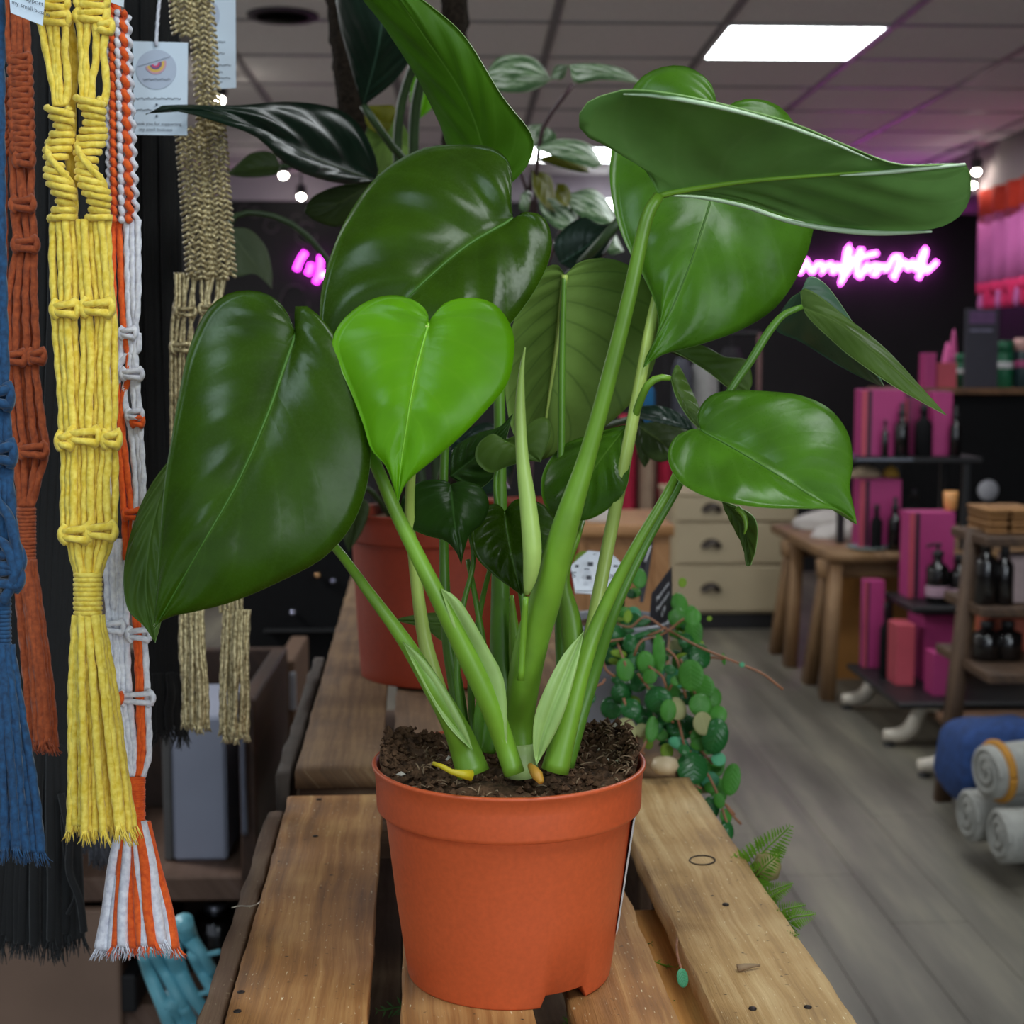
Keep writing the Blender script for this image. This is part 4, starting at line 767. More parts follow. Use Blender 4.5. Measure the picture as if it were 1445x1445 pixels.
for i in range(14):
    a = fr0+Vector((0, 0, 0)); u = (u3b+.004+u4a)/2+rs.uniform(-.02, .012); v = rs.uniform(.92, 1.3)
    frond(a, cr(u, v, ZC-.022-rs.random()*.02), .05, 18, .022, M_fern if i % 3 else M_fernd, 20+i)
for i in range(14):
    frond(fr0-Vector((.1, 0, 0)), cr(rs.choice([(u2b+u3a)/2, (u1b+u2a)/2, 0])+rs.uniform(-.02, .02), rs.uniform(.86, 1.25), ZC-.07-rs.random()*.1), .03, 16, .03, M_fernd, 40+i)
qf = PZ(1080, 1212, .80); 
sp = P(1083, 1222, 1.325); t = thing('seed_pod', 'dull olive rounded pod caught in the fern at the crate edge', 'seed', sp)
V, F, U = lathe([(.001, -.014), (.010, -.010), (.0125, 0), (.010, .010), (.001, .014)], sp, 16); mk('pod', V, F, mat('olive_pod', '8a8050', .5, .15, 60), t)
mk('stalk', *tube([sp, sp+Vector((-.02, .02, -.02)), fr0], .0015, 6)[:2], M_fernd, t)
# one round leaf of the trailing plant showing through the gap
disc_leaf(tp, P(963, 1380, 1.06), 9*1.06/FPX, 1.6, .2, -FW+RT*.4, RL[4], .12); mk('stem', *tube(pp([(962, 1370, 1.06), (955, 1340, 1.1), (958, 1300, 1.2), (970, 1150, 1.5), (955, 1085, 1.68)]), .001, 6, step=.01)[:2], M_vine, tp)
# debris: dry stem crumbs on the right plank
for k, (x, y, x2, y2) in enumerate(((1041, 1366, 1072, 1362),)):
    t = thing('dry_twig', 'pale broken twig lying on the right plank', 'twig', PZ(x, y, ZC+.002)); mk('twig', *tube([PZ(x, y, ZC+.003), PZ((x+x2)/2, y-3, ZC+.004), PZ(x2, y2, ZC+.003)], [.003, .002, .001], 7)[:2], M_fib, t)
# ------------------------------------------------------------------ hanging macrame
def ropemat(name, dark, light, rough=.85, metal=0.0):
    if name in MATS: return MATS[name]
    k = NT(name); tc = k.n('ShaderNodeTexCoord'); nz = k.n('ShaderNodeTexNoise', i_Scale=260.0, i_Detail=3.0); k.l(tc.outputs['Object'], nz.inputs[0])
    k.l(k.ramp(nz.outputs[0], [(.3, srgb(dark)), (.68, srgb(light))]), k.b.inputs['Base Color']); k.b.inputs['Roughness'].default_value = rough; k.b.inputs['Metallic'].default_value = metal
    k.b.inputs['Sheen Weight'].default_value = .15; k.bump(nz.outputs[0], .35, .0012); MATS[name] = k.m; return k.m
class Hanger:
    """a knotted hanging: everything is laid out along the cords as px rows of the photograph, at distance d"""
    def __init__(s, label, d, x0, m, r, name='macrame_hanging', lobes=3):
        s.d = d; s.m = m; s.r = r*d/FPX; s.lobes = lobes; s.t = thing(name, label, 'macrame', P(x0, -30, d)); s.rs = random.Random(int(x0*7+d*100))
    def pt(s, x, y, z=0.0): return P(x, y, s.d-z)          # z: metres towards the camera
    def cord(s, seq, r=None, m=None, name='cord', sides=9, lobes=None, wob=.6):
        q = [s.pt(x+s.rs.uniform(-wob, wob), y, z) for x, y, z in seq]; rr = r*s.d/FPX if r else s.r
        lb = s.lobes if lobes is None else lobes
        return mk(name, *tube(q, rr, sides if lb else 6, step=max(.0016, rr*.75), lobes=lb, pitch=rr*7.5)[:2], m or s.m, s.t)
    def bar(s, mb, x, y, w, slope, r, bulge, z0=0.0, tail=True):
        pts = [(x-w, y-slope, z0-.3*bulge), (x-w*.95, y-slope*.8, z0+.35*bulge), (x-w*.5, y-slope*.4, z0+.95*bulge), (x, y, z0+1.1*bulge), (x+w*.5, y+slope*.4, z0+.95*bulge), (x+w*.95, y+slope*.8, z0+.35*bulge), (x+w, y+slope, z0-.3*bulge)]
        rr = r*s.d/FPX; mb.add(tube([s.pt(*p) for p in pts], rr, 8, step=max(.0012, rr*.7), lobes=3, pitch=rr*7.5, amp=.13))
    def square(s, x, y, w, h, r=None, m=None, z0=.002):
        """square knot: two crossing half knots with the ends tucked round the core"""
        mb = MB(); r = r or s.r*FPX/s.d
        bl = r*1.7*s.d/FPX
        s.bar(mb, x, y-h*.25, w, -r*.5, r, bl, z0); s.bar(mb, x, y+h*.28, w, r*.5, r, bl, z0)
        for sg in (-1, 1):
            pts = [(x+sg*w*.75, y-h*.55, z0+bl*.2), (x+sg*(w+r*.4), y-h*.2, z0+bl*.5), (x+sg*(w+r*.3), y+h*.2, z0+bl*.55), (x+sg*w*.7, y+h*.55, z0+bl*.2)]
            rr = r*s.d/FPX; mb.add(tube([s.pt(*p) for p in pts], rr, 8, step=max(.0012, rr*.7), lobes=3, pitch=rr*7.5, amp=.13))
        return mb.build('knot', m or s.m, s.t)
    def spiral(s, x0, y0, x1, y1, w, n, r, turns=1.2, m=None, amp=6):
        """twisting chain of half knots"""
        for i in range(n):
            f = (i+.5)/n; ph = 2*PI*turns*f; x = x0+(x1-x0)*f; y = y0+(y1-y0)*f
            mb = MB(); ww = w*(.55+.5*abs(math.cos(ph))); bl = r*(1.6+.9*abs(math.cos(ph)))*s.d/FPX
            s.bar(mb, x+amp*math.sin(ph), y, ww, 2.2+3.5*math.cos(ph), r, bl, .002+.004*math.cos(ph)); mb.build('half_knot', m or s.m, s.t)
        q = []
        for k in range(40):
            f = k/39; ph = 2*PI*turns*f+1.2; q.append((x0+(x1-x0)*f+w*.95*math.sin(ph), y0+(y1-y0)*f, .003+.010*math.cos(ph)))
        s.cord(q, r*.95, m, 'twist_cord')
    def wrap(s, x, y0, y1, w, n, r, m=None, sl=0):
        mb = MB()
        for i in range(n):
            y = y0+(y1-y0)*(i+.5)/n; wx = w*(1+.04*s.rs.uniform(-1, 1))
            rr = r*s.d/FPX; c = [(x+sl*(i/n)+wx*math.cos(a), y+1.2*math.sin(a)*.8+s.rs.uniform(-.3, .3), .8*wx*s.d/FPX*math.sin(a)) for a in np.linspace(0, 2*PI, 15)]
            mb.add(tube([s.pt(*p) for p in c], rr, 7, step=max(.0014, rr)))
        mb.build('wrapping', m or s.m, s.t)
    def tassel(s, xa0, xa1, y0, xb0, xb1, y1, n, r, m=None, fray=26, jit=8, lobes=None, ms=None, zs=.016):
        mb = MB()
        for i in range(n):
            f = i/(n-1) if n > 1 else .5; g = f+s.rs.uniform(-.35, .35)/n; z = zs*math.sin(PI*(f*.8+.1))*s.rs.uniform(.2, 1)
            xa = xa0+(xa1-xa0)*f; xb = xb0+(xb1-xb0)*g; ye = y1+s.rs.uniform(-jit, jit)-fray*.5; mm = ms[i % len(ms)] if ms else (m or s.m)
            seq = [(xa, y0, z*.4), (xa*.6+xb*.4+s.rs.uniform(-2, 2), y0+(ye-y0)*.35, z), (xa*.25+xb*.75+s.rs.uniform(-2.5, 2.5), y0+(ye-y0)*.7, z), (xb, ye, z*.8)]
            s.cord(seq, r, mm, 'strand', 8, lobes)
            sub = MB()
            for k in range(fray // 2 if ms else 12):
                a = s.rs.uniform(-r*1.2, r*1.2); q = [s.pt(xb+a*.5, ye-4, z), s.pt(xb+a+(xb-xa)*.05, ye+fray*.25, z+s.rs.uniform(-.002, .002)), s.pt(xb+a*1.5+(xb-xa)*.12+s.rs.uniform(-2, 2), ye+fray*s.rs.uniform(.35, .75), z)]
                sub.add(tube(q, [.0005*s.d, .0004*s.d, .0002*s.d], 4, step=.006))
            mk_ = sub.build('frayed_end', mm, s.t, kind='stuff')
# --- yellow
Y_ = ropemat('yellow_cord', 'd9b92e', 'f3db62')
h = Hanger('bright yellow knotted macrame with a long tassel', 1.02, 110, Y_, 5.2)
for x, y in ((74, 4), (130, 2), (76, 26), (128, 22), (147, 38)): h.square(x, y, 19 if x < 140 else 9, 18, 5.2)
for a, b, c, e in ((58, 66, 74, 80), (70, 76, 80, 84), (79, 80, 84, 88), (92, 92, 96, 92), (112, 116, 116, 118), (124, 120, 122, 124), (134, 136, 130, 128), (150, 146, 150, 146)):
    h.cord([(a, -20, 0), (a, 30, .003), (b, 75, .002), (c, 115, .001), (e, 150, 0)])
for x in (100, 106): h.cord([(x-8, 20, -.012), (x, 90, -.012), (x-4, 160, -.012), (x, 330, -.012)])
h.spiral(82, 152, 86, 312, 17, 15, 5.0, 1.5); h.spiral(124, 138, 134, 312, 18, 17, 5.0, 1.4, amp=7)
rows = [(310, [76, 84, 92, 100, 112, 120, 128, 136, 142, 152]), (360, [74, 86, 96, 105, 115, 120, 130, 139, 147, 153]), (425, [76, 88, 96, 106, 118, 126, 136, 146, 152, 157]), (450, [77, 87, 95, 104, 119, 126, 138, 146, 152, 160]), (520, [83, 92, 99, 108, 118, 128, 135, 142, 150, 162]),
        (570, [87, 94, 101, 110, 116, 125, 137, 144, 152, 162]), (605, [88, 96, 104, 110, 118, 126, 134, 143, 152, 160]), (640, [90, 98, 104, 112, 120, 128, 136, 146, 154, 162]), (690, [90, 97, 104, 112, 120, 127, 136, 142, 150, 162]), (745, [90, 98, 104, 112, 120, 128, 134, 142, 152, 160]), (775, [100, 104, 110, 116, 120, 126, 132, 138, 146, 152]), (815, [110, 113, 116, 119, 122, 126, 129, 132, 135, 138])]
for i in range(10): h.cord([(xs_[i], y, .004*((i % 3)-1)*.6) for y, xs_ in rows])
for x, y, w_ in ((92, 436, 15), (137, 434, 19), (118, 616, 19), (157, 620, 9), (92, 622, 8), (106, 754, 17), (142, 750, 18)): h.square(x, y, w_, 24, 5.4, z0=.004)
h.wrap(124, 808, 868, 17, 9, 4.2)
h.tassel(106, 142, 868, 98, 190, 1185, 13, 5.4)
# --- rust
R_ = ropemat('rust_cord', '8f3f1c', 'bb5a2c')
h = Hanger('rust orange knotted macrame left of the yellow one', 1.16, 30, R_, 5.0)
for a, b in ((10, 14), (20, 22), (28, 28), (38, 40)): h.cord([(a, -20, 0), (a, 40, 0), (b, 90, .002)])
for i in range(9): h.square(28+i*.5, 84+i*15.5, 12, 15, 5)
for i in range(8): h.square(2+i*.2, 120+i*13, 8, 13, 4.6, z0=-.004)
rows = [(215, [17, 24, 31, 40]), (245, [18, 28, 30, 44]), (285, [20, 30, 36, 44]), (315, [21, 24, 36, 47]), (350, [24, 30, 40, 48]), (420, [12, 24, 36, 48]), (490, [14, 22, 38, 52]), (520, [14, 24, 40, 50]), (580, [16, 28, 44, 58]), (635, [24, 34, 50, 64]), (670, [26, 34, 48, 56]), (715, [30, 34, 40, 45])]
for i in range(4): h.cord([(xs_[i], y, 0) for y, xs_ in rows])
for i in range(3): h.cord([(xs_[i]+(xs_[i+1]-xs_[i])*.5, y, -.005) for y, xs_ in rows])
for x, y, w_ in ((32, 288, 13), (36, 345, 14), (20, 505, 13), (52, 503, 8), (46, 636, 17), (34, 225, 10)): h.square(x, y, w_, 20, 5, z0=.004)
h.cord([(5, 210, -.004), (6, 320, -.004), (8, 480, -.004), (20, 620, -.004), (30, 715, -.004)])
h.wrap(37, 716, 790, 11.5, 14, 3.2)
h.tassel(24, 46, 790, 42, 78, 1058, 7, 6.0, fray=18)
# --- blue
B2 = ropemat('blue_cord', '0c3050', '164a74')
h = Hanger('deep blue cord macrame at the left picture edge', 1.0, 5, B2, 6.5)
for k, x in enumerate((-24, -14, -6, 1)): h.cord([(x, -20, 0), (x, 200, 0), (x+3, 420, 0), (x+8, 600, .002), (x+14, 700, .004), (x+20, 765, .004)], 6.5)
for x, y, w_ in ((2, 560, 10), (6, 640, 10), (12, 790, 16), (8, 815, 18)): h.square(x, y, w_, 34, 7, z0=.006)
h.cord([(-10, 700, .01), (12, 730, .012), (26, 790, .012), (14, 830, .01)], 7); h.cord([(-10, 760, .01), (8, 770, .014), (20, 810, .012), (4, 850, .01)], 7)
h.wrap(-2, 838, 912, 15, 13, 3.6)
h.tassel(-16, 14, 910, -30, 56, 1212, 11, 6.2, fray=30)
# --- white and orange
W_ = ropemat('white_cord', 'c4c6d2', 'e8eaf0'); O2 = ropemat('orange_cord', 'd24a0c', 'f2681c')
h = Hanger('white and bright orange macrame right of the yellow one', 1.08, 170, W_, 4.0)
def zig(xc, y0, y1, x1, n, w_, r, m, ph=0.0, z=.0):
    mb = MB(); q = []
    for i in range(n*6+1):
        f = i/(n*6); q.append((xc+(x1-xc)*f+w_*math.sin(2*PI*(n*f)+ph), y0+(y1-y0)*f, z+.003*math.cos(2*PI*n*f+ph)))
    mb.add(tube([h.pt(*p) for p in q], r*h.d/FPX, 7, step=.0024)); mb.build('braided_cord', m, h.t)
zig(173, 16, 312, 183, 15, 2.6, 4.8, O2, 0, .004); zig(180, 24, 312, 192, 15, 2.8, 4.0, W_, 1.9, .001); zig(158, 16, 312, 161, 22, 1.3, 4.4, O2, 1, .004); zig(165, 16, 312, 172, 20, 1.0, 4.4, W_, 0, .005); zig(150, 20, 312, 155, 22, 1.6, 3.8, W_, 0, 0); zig(169, 30, 312, 177, 20, 2.0, 3.4, W_, 1, -.002)
h.cord([(150, -20, 0), (151, 10, 0), (156, 18, .002)], 8, O2); h.cord([(160, -20, 0), (165, 16, 0), (172, 22, 0)], 6, O2)
for sq, m in (([(160, 310), (160, 400), (165, 500), (166, 560), (170, 640), (176, 740), (178, 790)], O2), ([(168, 310), (172, 420), (176, 470), (182, 520), (172, 580), (178, 650), (186, 730), (184, 780)], O2), ([(178, 310), (180, 420), (184, 500), (176, 560), (186, 620), (192, 700), (188, 760)], W_),
              ([(186, 310), (188, 430), (192, 470), (188, 540), (196, 640), (200, 700), (197, 770)], W_), ([(195, 310), (195, 420), (190, 480), (194, 540), (199, 620), (202, 690), (196, 760)], W_), ([(152, 310), (154, 500), (156, 700), (160, 860)], W_), ([(165, 520), (180, 500), (194, 495), (196, 470)], W_), ([(172, 470), (168, 520), (164, 550), (164, 580)], W_)):
    h.cord([(x, y, .002) for x, y in sq], 4.4, m)
for x, y, w_, m in ((186, 528, 13, W_), (190, 585, 9, W_), (194, 594, 6, O2), (180, 470, 9, W_), (186, 726, 9, O2)): h.square(x, y, w_, 16, 3.8, m, z0=.004)
for a, b, c, m in ((150, 158, 165, W_), (156, 166, 172, W_), (164, 170, 178, W_), (172, 175, 184, W_), (204, 208, 210, W_), (186, 196, 198, O2), (192, 200, 202, O2), (180, 182, 190, W_)):
    h.cord([(a-2, 760, 0), (b-4, 880, 0), (b, 980, 0), (c, 1060, 0), (188+(c-188)*.6, 1096, 0)], 4.6, m)
for x, y, w_ in ((160, 885, 12), (196, 895, 14), (192, 985, 22)): h.square(x, y, w_, 20, 4, W_, z0=.005)
h.square(166, 985, 4, 14, 4, O2, z0=.008)
h.wrap(188, 1096, 1162, 15.5, 20, 2.2, O2)
h.tassel(174, 204, 1160, 142, 246, 1348, 14, 8.5, None, 26, 6, 0, [W_, W_, W_, O2, W_, W_, O2, O2, W_, O2], zs=.02)
# --- gold
G_ = ropemat('gold_cord', '75643c', 'e0d0a0', .36, .4)
h = Hanger('glittery gold braided macrame behind the paper tag', 1.42, 285, G_, 3.0)
def braid(x0, x1, y0, y1, w_, n):
    for c in range(3):
        mb = MB(); off = (c-1)*w_*.62
        for i in range(n):
            f = (i+.5*(c % 2))/n; x = x0+(x1-x0)*f+off+h.rs.uniform(-1, 1); y = y0+(y1-y0)*f
            for sg in (-1, 1): h.bar(mb, x+sg*w_*.16, y+h.rs.uniform(-.8, .8), w_*.22, sg*3.4, 2.3, .004, h.rs.uniform(0, .003)+(.003 if c == 1 else 0.0))
        mb.build('braid', G_, h.t, kind='stuff')
braid(258, 262, -10, 52, 18, 8); braid(284, 296, -10, 190, 17, 24); braid(268, 285, 180, 395, 20, 27); braid(298, 314, 150, 395, 19, 31)
for i in range(13):
    x = 250+i*6; h.cord([(x-2, 385, 0), (x-5+h.rs.uniform(-6, 6), 420, 0), (x-6+h.rs.uniform(-6, 6), 445, .002), (x-8, 500, 0), (x-6+(14 if i > 6 else 0), 700, 0), (x-4+(24 if i > 6 else 4), 865, 0)], 2.8, sides=7)
for x, y in ((262, 440), (295, 436), (255, 490)): h.square(x, y, 12, 16, 3.0, z0=.003)
h.tassel(256, 285, 860, 258, 292, 1030, 8, 3.6, fray=12, jit=6); h.tassel(318, 350, 860, 312, 348, 1046, 9, 3.6, fray=12, jit=8)
# --- black, grey and red ones behind
K2 = ropemat('black_cord', '040404', '0a0a0b'); GR = ropemat('charcoal_cord', '36383f', '52545c'); RD = ropemat('crimson_cord', '7a1f24', '9c2c30')
h = Hanger('black cord macrame hanging behind the white paper tag', 1.55, 225, K2, 9.0, lobes=0)
for i in range(9): h.cord([(182+i*8, -30, -.004*(i % 3)), (184+i*8.4, 350, -.004*(i % 3)), (194+i*8, 700, 0), (206+i*6.6, 960, 0)], 7.5)
h.tassel(206, 260, 950, 206, 262, 1046, 9, 6.5, fray=30, jit=10)
h = Hanger('long black cord macrame with a wide fringe behind the rust and yellow ones', 1.32, 65, K2, 9.0, lobes=0)
for i in range(13): h.cord([(-6+i*14, -30, -.004*(i % 3)), (-2+i*13, 400, -.004*(i % 3)), (8+i*9, 800, 0), (20+i*6.6, 1060, 0)], 8.5)
h.tassel(18, 104, 1050, 0, 112, 1345, 15, 8, fray=36, jit=12)
h.cord([(86, 1120, .02), (98, 1180, .03), (98, 1230, .03), (112, 1270, .03), (118, 1315, .03)], 5.5); h.cord([(88, 1150, .02), (94, 1210, .02), (106, 1260, .02), (96, 1290, .02)], 3)
h = Hanger('charcoal grey cord macrame showing behind the yellow tassel', 1.45, 110, GR, 5.0, lobes=0)
for i in range(9): h.cord([(74+i*7, -30, 0), (76+i*6, 500, 0), (82+i*3.6, 800, 0), (92+i*3, 880, 0)], 4.5)
h.square(96, 860, 14, 24, 5); h.tassel(92, 122, 880, 92, 165, 1212, 12, 6, fray=20, jit=14)
h = Hanger('small crimson cord tassel behind the yellow macrame', 1.38, 84, RD, 5.0)
for i in range(3): h.cord([(76+i*4, -30, 0), (76+i*4, 500, 0), (75+i*3, 905, 0)], 2.4)
h.tassel(74, 84, 900, 66, 104, 1040, 5, 6, fray=10, jit=3)
# --- the rail they hang from, above the picture
HR = thing('hanging_rail', 'black rail with side prongs that carries the macrame, above the picture', 'rail', (-.30, 1.25, 1.80))
mk('rail_bar', *tube([(-.30, .85, 1.80), (-.30, 1.75, 1.80)], .010, 10)[:2], M_black, HR)
for y in (.95, 1.65): mk('ceiling_rod', *tube([(-.30, y, 1.80), (-.30, y, CEIL-.006)], .007, 8)[:2], M_black, HR)
for x0, d, m in ((110, 1.02, Y_), (30, 1.16, R_), (-10, 1.0, B2), (164, 1.08, W_), (285, 1.42, G_), (225, 1.55, K2), (65, 1.32, K2), (110, 1.45, GR), (84, 1.38, RD)):
    a = P(x0, -28, d); b = Vector((a.x, a.y, 1.80)); mk('prong', *tube([(-.30, a.y, 1.80), b+Vector((-.02 if a.x < -.3 else .02, 0, 0))], .005, 8)[:2], M_black, HR)
    own = [o for o in bpy.data.objects if o.get('category') == 'macrame' and abs(ORG[o.name].x-P(x0, -30, d).x) < .02 and abs(ORG[o.name].y-P(x0, -30, d).y) < .02]
    for s in (-1, 1): mk('hanging_loop', *tube([a+Vector((s*.012, 0, -.004)), (a+b)/2+Vector((s*.010, 0, 0)), b+Vector((s*.003, 0, .008))], .0035, 7)[:2], m, own[0] if own else HR)
# --- paper tags on strings
M_card = mat('tag_card', 'cfdde9', .7, .02); M_print = mat('tag_print', '7f8a9b', .8, .05); M_printd = mat('tag_print_dark', '4a5260', .8, .05)
M_circ = mat('tag_circle', 'b4bfd0', .75, .03)
def card(label, corners, d, hole=None, art=True, lines=(), circ=None):
    c = [P(x, y, d) for x, y in corners]; t = thing('paper_tag', label, 'tag', c[2])
    quad('card', c[::-1], M_card, t, .0008)
    return t
def sq_line(t, x0, x1, y, d, m=None, amp=1.6, r=.7, sl=0.0):
    n = max(4, int((x1-x0)/2.2)); q = [P(x0+(x1-x0)*i/n, y+sl*(i/n)+amp*(1 if i % 2 else -1)*(.5+.5*math.sin(i*1.7)), d-.0012) for i in range(n+1)]
    mk('print_line', *tube(q, r*d/FPX*.55, 4, step=.0012, cap=False)[:2], m or M_print, t)
d = 1.36
t = card('white square paper tag with a round rainbow drawing beside the gold macrame', [(187, 58), (265, 60), (264, 191), (189, 190)], d)
cc = [P(220.5+28.5*math.cos(a), 98+28*math.sin(a), d-.0009) for a in np.linspace(0, 2*PI, 40, endpoint=False)]; quad('round_print', cc[::-1], M_circ, t, .0003)
cols = [mat('print_pink', 'cc9aa6', .8, .05), mat('print_yellow', 'd6b35c', .8, .05), mat('print_purple', '6f5c86', .8, .05), mat('print_crimson', 'c9466e', .8, .05), mat('print_sky', 'b8b2c8', .8, .05)]
for k, (r0, r1) in enumerate(((12.6, 15), (8.8, 12.6), (6, 8.8), (3.2, 6), (0.2, 3.2))):
    V = []; n = 22; cx, cy = 219.5, 89.5
    for i in range(n+1):
        a = math.radians(-18+180*i/n)
        for rr in (r0, r1): V.append(P(cx+rr*math.cos(a), cy+rr*math.sin(a), d-.0016))
    mk('rainbow_band', V, [(2*i, 2*i+1, 2*i+3, 2*i+2) for i in range(n)], cols[k], t, False)
sq_line(t, 194, 240, 94, d-.0008, M_print, .3, .6, -14)
sq_line(t, 202, 240, 112, d-.001, M_printd, 1.2, .8)
X_ = (P(264, 191, d)-P(189, 190, d)); Y__ = (P(187, 58, d)-P(189, 190, d))
def tline(s, px, py, size): text_mesh('print_line', s, P(px, py, d-.001), X_, Y__, size*d/FPX, M_printd, t)
sq_line(t, 192, 255, 139, d, M_printd, 1.5, .9); sq_line(t, 190, 214, 155, d, M_printd, 1.2, .9)
tline('thank you for supporting', 223, 177, 6.6); tline('my small business', 220, 185, 6.6)
for y in (148, 164): mk('print_heart', *lathe([(.0003, 0), (.0014, .0008), (.0003, .002)], P(221, y+1, d-.0016), 8)[:2], M_printd, t)
mk('tag_hole', *lathe([(.0001, 0), (.0011, 0), (.0011, .0004), (.0001, .0004)], P(220.5, 65.5, d-.001), 10)[:2], M_ink, t)
mk('string', *tube([(P(226, -30, d).x, P(226, -30, d).y, 1.80)]+pp([(226, -30, d-.002), (223, 20, d-.004), (221, 50, d-.004), (220.5, 65, d-.002)]), .0016, 7, step=.003, lobes=2, pitch=.008)[:2], W_, t)
d = 1.50
t = card('white paper tag hanging just right of the gold macrame', [(296, -40), (332, -40), (333, 124), (300, 126)], d)
for x0, x1, y in ((302, 318, 59), (302, 317, 75), (302, 326, 92), (303, 314, 102), (303, 325, 110), (304, 314, 116)): sq_line(t, x0, x1, y, d, M_printd, 1.2, .8)
cc = [P(297+13*math.cos(a), 22+20*math.sin(a), d-.0009) for a in np.linspace(-PI/2, PI/2, 20)]; quad('round_print', cc[::-1], M_circ, t, .0003)
d = .985
t = card('white paper tag tilted at the top left corner over the yellow knots', [(10, -45), (66, -40), (60, 36), (15, 18)], d)
xd_, yd_ = P(66, 36, d)-P(15, 18, d), P(10, -45, d)-P(15, 18, d)
text_mesh('print_line', 'for support', P(40, 2, d-.001), xd_, yd_, 10*d/FPX, M_printd, t); text_mesh('print_line', 'my small busine', P(44, 15, d-.001), xd_, yd_, 9*d/FPX, M_printd, t)
d = 1.05
t = card('white paper tag behind the yellow knots at the top', [(120, -45), (178, -45), (174, 10), (138, -4)], d)
# ------------------------------------------------------------------ left: wooden shelf unit, grey box, bottle, turquoise rack
Ys = 2.55
def X_at(px, Y): return PY(px, 700, Y).x
def bxs(name, x0, x1, y0, y1, z0, z1, m, parent, bev=.004, kind=None, label=None):
    V, F, U = box(((x0+x1)/2, (y0+y1)/2, (z0+z1)/2), (abs(x1-x0), abs(y1-y0), abs(z1-z0)), bev=bev)
    return mk(name, V, F, m, parent, False, U, kind=kind, label=label)
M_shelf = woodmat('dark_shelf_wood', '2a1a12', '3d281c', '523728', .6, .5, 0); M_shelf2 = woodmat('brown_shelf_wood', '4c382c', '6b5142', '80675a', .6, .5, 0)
zsh = ZY(1232, Ys); zt = zsh-.045
t = thing('shelf_unit', 'dark brown wooden shelf unit in the shade left of the crates', 'shelf', ((X_at(180, Ys)+X_at(345, Ys))/2, Ys+.2, 0))
xa, xb = X_at(-60, Ys), X_at(333, Ys); xw = X_at(395, Ys+.3)
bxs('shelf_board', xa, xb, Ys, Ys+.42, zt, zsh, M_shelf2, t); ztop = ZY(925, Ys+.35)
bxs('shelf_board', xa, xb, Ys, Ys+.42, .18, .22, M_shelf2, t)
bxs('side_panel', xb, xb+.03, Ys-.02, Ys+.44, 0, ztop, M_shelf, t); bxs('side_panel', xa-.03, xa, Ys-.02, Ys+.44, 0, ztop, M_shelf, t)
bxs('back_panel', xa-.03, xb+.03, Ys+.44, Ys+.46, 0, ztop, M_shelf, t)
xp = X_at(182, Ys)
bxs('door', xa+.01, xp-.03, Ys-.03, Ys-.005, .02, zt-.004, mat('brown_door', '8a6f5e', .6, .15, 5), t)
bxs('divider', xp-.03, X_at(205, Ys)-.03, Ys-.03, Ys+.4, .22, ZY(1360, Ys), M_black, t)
x0, x1 = X_at(222, Ys+.1), X_at(314, Ys+.1)
t = thing('storage_box', 'pale grey box standing on the dark shelf behind the gold tassels', 'box', ((x0+x1)/2, Ys+.2, zsh))
bxs('body', x0+.018, x1, Ys+.08, Ys+.36, zsh+.001, ZY(1004, Ys+.1), mat('grey_box', '9b9fb0', .5, .04, 8), t, .006)
bxs('side_flap', x0, x0+.016, Ys+.085, Ys+.35, zsh+.001, ZY(1010, Ys+.1), mat('dull_box', '5d5a58', .6, .08), t, .003)
m = MB(); xr_ = X_at(337, Ys-.03)
m.add(tube([(xr_, Ys-.035, ZY(1010, Ys)), (xr_+.001, Ys-.035, ZY(1165, Ys))], .006, 8)); 
hk = thing('metal_rod', 'thin dull metal rod hanging on the shelf side', 'rod', (xr_, Ys-.035, ZY(1165, Ys)))
m.build('rod', mat('dull_steel', '7c8090', .35, .1, metal=.7), hk); mk('bracket', *box((xr_, Ys-.028, ZY(1012, Ys)), (.02, .014, .03))[:2], M_black, hk)
# dark bottle
M_glass = mat('dark_glass', '0f0c0c', .12, .1, coat=.5)
def bottle(lab, x, y, z, r, h, m=None, cap=None, group=None, label_m=None, neck=.62, dropper=False, pump=False):
    t = thing('bottle', lab, 'bottle', (x, y, z+.001), group)
    mk('glass', *lathe([(r*.9, 0), (r, .004), (r, h*neck), (r*.9, h*(neck+.05)), (r*.42, h*(neck+.13)), (r*.4, h*.86), (r*.36, h*.87)], (x, y, z+.001), 18)[:2], m or M_glass, t)
    cm = cap or M_black
    if dropper: mk('dropper_cap', *lathe([(r*.5, h*.83), (r*.5, h*.93), (r*.3, h*.95), (r*.3, h*1.08), (r*.12, h*1.12)], (x, y, z+.001), 14)[:2], cm, t)
    elif pump:
        mm = MB(); mm.add(lathe([(r*.5, h*.83), (r*.5, h*.92), (r*.15, h*.93), (r*.15, h*1.02), (r*.35, h*1.03), (r*.35, h*1.06), (r*.05, h*1.07)], (x, y, z+.001), 14)); mm.add(tube([(x, y, z+h*1.045), (x-r*.9, y-r*.3, z+h*1.04), (x-r*1.1, y-r*.35, z+h*1.01)], r*.14, 6)); mm.build('pump', cm, t)
    else: mk('cap', *lathe([(r*.46, h*.84), (r*.46, h), (r*.4, h*1.01), (.001, h*1.01)], (x, y, z+.001), 14)[:2], cm, t)
    if label_m: mk('label_band', *lathe([(r*1.01, h*.12), (r*1.015, h*.13), (r*1.015, h*.3), (r*1.01, h*.31)], (x, y, z+.001), 18)[:2], label_m, t)
    return t
bottle('dark glass jar glinting under the shelf beside the turquoise rack', X_at(292, Ys+.16), Ys+.16, .22, .048, .0, M_glass) if False else None
xb_ = X_at(293, Ys+.2); zb = ZY(1372, Ys+.2)
